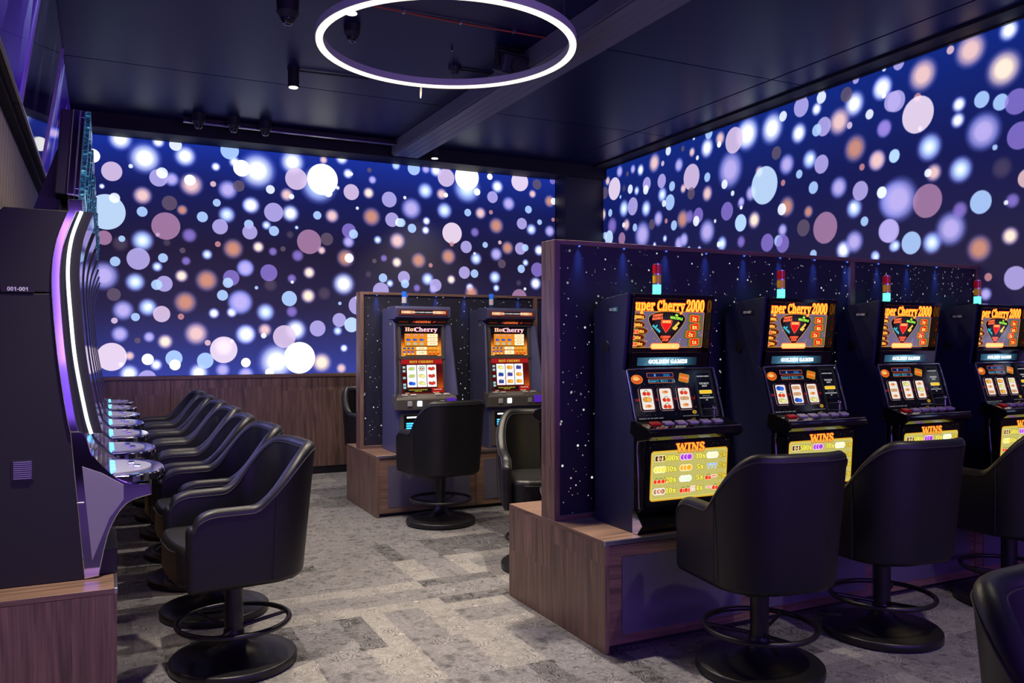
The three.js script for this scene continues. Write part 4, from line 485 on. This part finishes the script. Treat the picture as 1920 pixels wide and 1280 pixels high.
// ---------- curved machines along the left wall ----------
const poly = (pts, w, zc = 0, bevel = 0) => { const g = new THREE.ExtrudeGeometry(new THREE.Shape(pts.map(p => new THREE.Vector2(...p))), { depth: w - 2 * bevel, bevelEnabled: bevel > 0, bevelSize: bevel, bevelThickness: bevel, bevelOffset: -bevel, bevelSegments: 2 }); g.translate(0, 0, zc - w / 2 + bevel); return g; };
const smooth = (pts, n) => new THREE.SplineCurve(pts.map(p => new THREE.Vector2(...p))).getPoints(n).map(p => [p.x, p.y]);
const LED = smooth([[-0.071, 1.482], [-0.107, 1.368], [-0.120, 1.235], [-0.109, 1.048], [-0.092, 0.874], [-0.056, 0.665], [-0.036, 0.585]], 26);
const CHR = smooth([[-0.121, 1.481], [-0.162, 1.359], [-0.178, 1.233], [-0.173, 1.081], [-0.156, 0.881], [-0.127, 0.668], [-0.113, 0.597]], 26);
const off = (l, d) => l.map(([x, y]) => [x + d, y]);
function curvedMachine() {
  const t = thing('curved_slot_machine', '', 'slot machine', [0, 0, 0], 0, 'curved slot machines'), W = 0.56;
  part('lower_cabinet', poly([[-0.36, 0], [-0.36, 1.148], [-0.1762, 1.148], ...CHR.filter(p => p[1] < 1.146), [-0.062, 0]], W, 0, 0.003), M.cabLeft, t);
  part('upper_cabinet', poly([[-0.36, 1.153], [-0.36, 1.46], [-0.34, 1.482], ...CHR.filter(p => p[1] > 1.156), [-0.1763, 1.153]], W, 0, 0.003), M.cabLeft, t);
  part('screen_body', poly([...CHR.map(([x, y]) => [x - 0.02, y]), ...off(LED, 0.04).reverse()], W - 0.02), M.black, t);
  const front = off(LED, 0.041), sg = new THREE.BufferGeometry(), P = [], U = [], I = [];
  front.forEach(([x, y], i) => { for (const s of [0, 1]) { P.push(x, y, (0.5 - s) * 0.46); U.push(s, 1 - i / (front.length - 1)); } if (i) { const a = 2 * i; I.push(a - 2, a, a - 1, a - 1, a, a + 1); } });
  sg.setAttribute('position', new THREE.Float32BufferAttribute(P, 3)); sg.setAttribute('uv', new THREE.Float32BufferAttribute(U, 2)); sg.setIndex(I); sg.computeVertexNormals();
  part('curved_display', sg, std({ color: lin(0.006), roughness: 0.05, emissive: 0xffffff, emissiveMap: TX.video, emissiveIntensity: 0.35, side: THREE.DoubleSide }), t);
  for (const s of [1, -1]) {
    part('chrome_side_trim', poly([...CHR, ...off(CHR, 0.032).reverse()], 0.012, s * (W / 2 + 0.004), 0.003), M.chrome, t);
    part('led_strip', tube(LED.map(([x, y]) => [x, y, s * (W / 2 - 0.002)]), 0.0065, 60, 8), lamp(0xf0fff4, 2.2), t);
    part('speaker_panel', poly([[-0.069, 0.455], [0.0, 0.425], [0.082, 0.371], [0.082, 0.312], [0.03, 0.24], [-0.033, 0.073]], 0.006, s * (W / 2 + 0.002)), M.speakerMesh, t);
    part('panel_seam', bar([-0.088, 0.31, s * (W / 2 + 0.002)], [-0.062, 0.31, s * (W / 2 + 0.002)], 0.003), M.satin, t);
  }
  part('chrome_base', poly(smooth([[-0.113, 0.597], [-0.06, 0.585], [-0.029, 0.496], [0.039, 0.415], [0.098, 0.376], [0.185, 0.365]], 20).concat([[0.190, 0.32]], smooth([[0.185, 0.321], [0.118, 0.304], [0.075, 0.271], [0.035, 0.198], [0.012, 0.113], [-0.008, 0.007]], 16), [[-0.062, 0.0]]), W, 0, 0.004), M.chrome, t);
  part('rear_foot', bx(0.12, 0.10, 0.46, 0.0, 0.05, 0, 0.004, 1), M.black, t);
  const sh = new THREE.Shape(); sh.moveTo(0.02, -0.26); sh.lineTo(0.10, -0.26); sh.bezierCurveTo(0.20, -0.24, 0.245, -0.12, 0.245, 0); sh.bezierCurveTo(0.245, 0.12, 0.20, 0.24, 0.10, 0.26); sh.lineTo(0.02, 0.26); sh.closePath();
  const dg = new THREE.ExtrudeGeometry(sh, { depth: 0.02, bevelEnabled: true, bevelSize: 0.008, bevelThickness: 0.008, bevelSegments: 3, curveSegments: 20 }); dg.rotateX(Math.PI / 2); dg.translate(0, 0.398, 0);
  const deck = part('button_deck', dg, M.chrome, t);
  const s2 = new THREE.Shape(); s2.absellipse(0.06, 0, 0.14, 0.2, 0, Math.PI * 2); const pg = new THREE.ExtrudeGeometry(s2, { depth: 0.004, bevelEnabled: false, curveSegments: 28 }); pg.rotateX(Math.PI / 2); pg.translate(0, 0.4105, 0); part('deck_panel', pg, std({ color: lin(0.25, 0.25, 0.3), roughness: 0.3 }), deck);
  for (const [x, z, w, m] of [[0.04, -0.12, 0.05, 1], [0.04, 0.0, 0.05, 1], [0.04, 0.12, 0.05, 1], [0.12, -0.06, 0.07, 0], [0.14, 0.06, 0.06, 0]]) part('button', bx(0.03, 0.012, w, x, 0.414, z, 0.005, 2), m ? lamp(0x58b8ff, 2.2) : M.chrome, deck);
  part('chrome_neck', bx(0.055, 0.055, 0.5, -0.095, 1.508, 0, 0.006, 1), M.chrome, t);
  part('bracket', poly([[-0.26, 1.48], [-0.165, 1.76], [-0.14, 1.76], [-0.14, 1.62], [-0.17, 1.48]], 0.2), M.dark, t);
  // topper
  const Z = (g) => T(g, -0.1, 1.72, 0, 0, 0, -0.07);
  const top = part('topper_monitor', [Z(bx(0.045, 0.345, 0.5, -0.035, 0, 0, 0.006, 1))], M.black, t);
  part('topper_bezel', [Z(bx(0.03, 0.35, 0.53, 0, 0, 0, 0.006, 1))], M.chrome, top);
  part('topper_display', Z(card(0.44, 0.26, 0, 0, 0, 0, Math.PI / 2).translate(0.032, 0, 0)), std({ color: lin(0.006), roughness: 0.05, emissive: 0xffffff, emissiveMap: TX.video, emissiveIntensity: 0.5 }), top);
  const cg = (g) => muv(g, false, [0.1, 0.2], 3);
  part('topper_rim', [Z(bx(0.022, 0.035, 0.53, 0.022, 0.158, 0, 0.006, 1)), Z(bx(0.022, 0.035, 0.53, 0.022, -0.158, 0, 0.006, 1)), Z(bx(0.022, 0.30, 0.035, 0.022, 0, 0.248, 0.006, 1)), Z(bx(0.022, 0.30, 0.035, 0.022, 0, -0.248, 0.006, 1))], M.chrome, top);
  part('crystal_light_frame', [cg(Z(bx(0.018, 0.035, 0.53, 0.042, 0.158, 0, 0.006, 1))), cg(Z(bx(0.018, 0.035, 0.53, 0.042, -0.158, 0, 0.006, 1))), cg(Z(bx(0.018, 0.30, 0.035, 0.042, 0, 0.248, 0.006, 1))), cg(Z(bx(0.018, 0.30, 0.035, 0.042, 0, -0.248, 0.006, 1)))], std({ color: 0x101830, roughness: 0.1, emissive: 0xffffff, emissiveMap: TX.crystal, emissiveIntensity: 1.1 }), top);
  // side vent and number plate
  const vent = part('side_vent', bx(0.078, 0.082, 0.004, -0.276, 0.455, W / 2 + 0.001), M.black, t);
  for (let k = 0; k < 9; k++) part('slat', bx(0.062, 0.0045, 0.006, -0.276, 0.423 + k * 0.008, W / 2 + 0.004), M.satin, vent);
  part('number_plate', card(0.112, 0.026, -0.292, 1.164, W / 2 + 0.0035), std({ map: plateTex('001-001', '#1a191c'), roughness: 0.5 }), t);
  return t;
}
const ord = ['nearest the entrance', 'sixth from the back wall', 'fifth from the back wall', 'fourth from the back wall', 'third from the back wall', 'second from the back wall', 'nearest the back wall'];
const cm = curvedMachine();
for (let k = 0; k < 7; k++) {
  const z = -4.04 - k * 0.74, o = k ? dup(cm, [0.004 * k, 0.5415, z], 0) : cm; o.position.set(0.004 * k, 0.5415, z); o.userData.label = `black and chrome slot machine with curved screen, ${ord[k]}`;
  if (k) o.children.filter(c => c.name === 'number_plate').forEach(c => o.remove(c));
  areaLight('curved_screen_glow', new THREE.Color(0.34, 0.3, 1), LIT.curved, 0.44, 0.7, [0.0, 1.65, z], [2, 1.5, z]);
}

// ---------- swivel chairs ----------
function chairShell() {
  const th = 0.058, re = 0.055, y0 = 0.425, path = [], a = 0.272, f = 0.235, b = -0.275, rc = 0.19;
  const push = (x, z, nx, nz) => path.push([x, z, nx, nz]);
  for (let i = 0; i <= 30; i++) push(-a, f + (b + rc - f) * i / 30, -1, 0);
  for (let i = 1; i <= 14; i++) { const q = i / 14 * Math.PI / 2; push(-a + rc - rc * Math.cos(q), b + rc - rc * Math.sin(q), -Math.cos(q), -Math.sin(q)); }
  for (let i = 1; i <= 6; i++) push(-a + rc + (2 * a - 2 * rc) * i / 6, b, 0, -1);
  for (let i = 1; i <= 14; i++) { const q = (1 - i / 14) * Math.PI / 2; push(a - rc + rc * Math.cos(q), b + rc - rc * Math.sin(q), Math.cos(q), -Math.sin(q)); }
  for (let i = 1; i <= 30; i++) push(a, b + rc + (f - b - rc) * i / 30, 1, 0);
  const n = path.length, s = [0]; for (let i = 1; i < n; i++) s.push(s[i - 1] + Math.hypot(path[i][0] - path[i - 1][0], path[i][1] - path[i - 1][1]));
  const S = s[n - 1], ss = (e0, e1, x) => { const t = Math.min(1, Math.max(0, (x - e0) / (e1 - e0))); return t * t * (3 - 2 * t); };
  const top = (d) => 0.78 + 0.25 * ss(0.24, 0.52, d), lean = (d) => 0.02 + 0.075 * ss(0.15, 0.55, d);
  // rows: rounded ends by extra rings
  const rings = []; const R = (i, d, k, ext) => { const [x, z, nx, nz] = path[i]; rings.push({ x, z: z + ext, nx, nz, d, k }); };
  for (let q = 5; q >= 1; q--) { const u = q / 5 * Math.PI / 2; R(0, 0, Math.cos(u), re * 0.55 * Math.sin(u)); }
  for (let i = 0; i < n; i++) R(i, Math.min(s[i], S - s[i]), 1, 0);
  for (let q = 1; q <= 5; q++) { const u = q / 5 * Math.PI / 2; R(n - 1, 0, Math.cos(u), re * 0.55 * Math.sin(u)); }
  const mprof = 18, P = [], I = [], U = [], edge = { o: [], i: [] };
  rings.forEach((r, ri) => {
    const k = Math.max(r.k, 0.02), dd = Math.max(0, 0.10 - r.d), yt = top(r.d) - (0.10 - Math.sqrt(Math.max(0, 0.01 - dd * dd))) * 0.62 - (1 - k) * 0.03, h = th / 2 * k, yb = y0 + (1 - k) * 0.03, prof = [];
    for (let q = 0; q <= 8; q++) { const u = q / 8 * Math.PI; prof.push([h * Math.cos(u), yt - h + h * Math.sin(u)]); }
    prof.push([-h, yt - 0.12], [-h, (yt + yb) / 2], [-h, yb + 0.02], [-h * 0.7, yb], [h * 0.7, yb], [h, yb + 0.02], [h, (yt + yb) / 2], [h, yt - 0.12], [h, yt - h]);
    prof.forEach(([o, y], j) => { const tap = o + lean(r.d) * (y - y0) - 0.012; P.push(r.x + r.nx * tap, y, r.z + r.nz * tap); U.push(ri * 0.05, j * 0.07); });
    if (r.k === 1) { const e = (o, y) => { const tap = o + lean(r.d) * (y - y0) - 0.012; return [r.x + r.nx * tap, y, r.z + r.nz * tap]; }; edge.o.push(e(h + 0.001, yt - h * 1.15)); edge.i.push(e(-h - 0.001, yt - h * 1.15)); }
  });
  const m = 18; for (let i = 0; i + 1 < rings.length; i++) for (let j = 0; j < m; j++) { const A = i * m + j, B = i * m + (j + 1) % m, C = A + m, D = B + m; I.push(A, B, C, B, D, C); }
  const g = new THREE.BufferGeometry(); g.setAttribute('position', new THREE.Float32BufferAttribute(P, 3)); g.setAttribute('uv', new THREE.Float32BufferAttribute(U, 2)); g.setIndex(I); g.computeVertexNormals(); void mprof;
  return { g, edge, path, s };
}
function swivelChair() {
  const t = thing('swivel_chair', '', 'chair', [0, 0, 0], 0, 'black swivel chairs'), { g, edge } = chairShell();
  const shell = part('backrest_shell', g, M.leather, t);
  part('piping', [tube(edge.o, 0.003, 120, 6), tube(edge.i, 0.003, 120, 6)], M.stitch, shell);
  for (const s of [-1, 1]) { const i = s < 0 ? 31 : edge.o.length - 32, p = edge.o[i]; part('seam', tube([[p[0] * 1.004, p[1], p[2]], [p[0] * 0.992, 0.6, p[2] + 0.004], [p[0] * 0.972, 0.44, p[2] + 0.01]], 0.0022, 16, 5), M.stitch, shell); }
  const s = new THREE.Shape(), w = 0.228, z0 = -0.23, z1 = 0.285; s.moveTo(-w, z0 + 0.12); s.quadraticCurveTo(-w, z0, -w + 0.12, z0); s.lineTo(w - 0.12, z0); s.quadraticCurveTo(w, z0, w, z0 + 0.12); s.lineTo(w, z1 - 0.07); s.quadraticCurveTo(w, z1, w - 0.08, z1 + 0.005); s.quadraticCurveTo(0, z1 + 0.025, -w + 0.08, z1 + 0.005); s.quadraticCurveTo(-w, z1, -w, z1 - 0.07); s.closePath();
  const cg = new THREE.ExtrudeGeometry(s, { depth: 0.11, bevelEnabled: true, bevelSize: 0.022, bevelThickness: 0.035, bevelOffset: -0.022, bevelSegments: 5, curveSegments: 14 }); cg.rotateX(Math.PI / 2); cg.translate(0, 0.585, 0);
  // shape y maps to +z after turning
  const seat = part('seat_cushion', cg, M.leather, t); part('seat_piping', tube([[-w + 0.004, 0.587, z1 - 0.08], [-w + 0.07, 0.587, z1 + 0.002], [0, 0.587, z1 + 0.018], [w - 0.07, 0.587, z1 + 0.002], [w - 0.004, 0.587, z1 - 0.08]], 0.003, 40, 5), M.stitch, seat);
  part('seat_base', bx(0.42, 0.03, 0.42, 0, 0.425, -0.01, 0.01, 2), M.black, t);
  part('column', [cyl(0.042, 0.042, 0.30, 0, 0.24, 0), cyl(0.03, 0.03, 0.06, 0, 0.40, 0)], M.powder, t);
  const ring = part('foot_ring', T(new THREE.TorusGeometry(0.25, 0.0125, 12, 64), 0, 0.20, 0, Math.PI / 2), M.powder, t);
  for (let k = 0; k < 3; k++) { const q = k / 3 * 6.283 + 0.5; part('spoke', bar([0.03 * Math.cos(q), 0.165, 0.03 * Math.sin(q)], [0.25 * Math.cos(q), 0.198, 0.25 * Math.sin(q)], 0.009), M.powder, ring); }
  part('base_plate', new THREE.LatheGeometry([[0.0, 0.0], [0.275, 0.0], [0.287, 0.008], [0.287, 0.034], [0.278, 0.044], [0.22, 0.049], [0.13, 0.062], [0.075, 0.088], [0.05, 0.125], [0.045, 0.16]].map(p => new THREE.Vector2(...p)), 56), M.powder, t);
  return t;
}
const chair = swivelChair(); let firstChair = true;
function place(x, z, deg, label, group) { const a = deg * Math.PI / 180; let o; if (firstChair) { o = chair; firstChair = false; o.position.set(x, 0, z); o.rotation.y = a; } else o = dup(chair, [x, 0, z], a); o.userData.label = label; o.userData.group = group; return o; }
const lz = [-4.05, -4.86, -5.58, -6.28, -6.98, -7.68, -8.40], lr = [-84, -86, -92, -88, -90, -91, -89];
lz.forEach((z, k) => place([0.555, 0.565, 0.54, 0.55, 0.55, 0.54, 0.54][k], z, lr[k], `black leather swivel chair at the curved machines, ${ord[k]}`, 'chairs along the curved machines'));
place(2.70, -2.90, 172, 'black swivel chair in front of slot machine 003-008', 'chairs at the near island'); place(3.60, -2.98, 176, 'black swivel chair in front of slot machine 003-007', 'chairs at the near island'); place(4.70, -3.02, 182, 'black swivel chair in front of slot machine 003-006', 'chairs at the near island');
place(2.52, -6.42, 186, 'black swivel chair with its back to the aisle at the first grey fruit machine', 'chairs at the far island'); place(2.645, -4.86, -22, 'swivel chair facing forward behind the near divider', 'chairs at the near island'); place(2.54, -8.28, 8, 'swivel chair partly hidden behind the far divider end', 'chairs at the far island');
place(1.774, -0.768, 2, 'black swivel chair in the foreground with stitched backrest edge', 'chairs at the near island');
renderer.render(scene, camera);
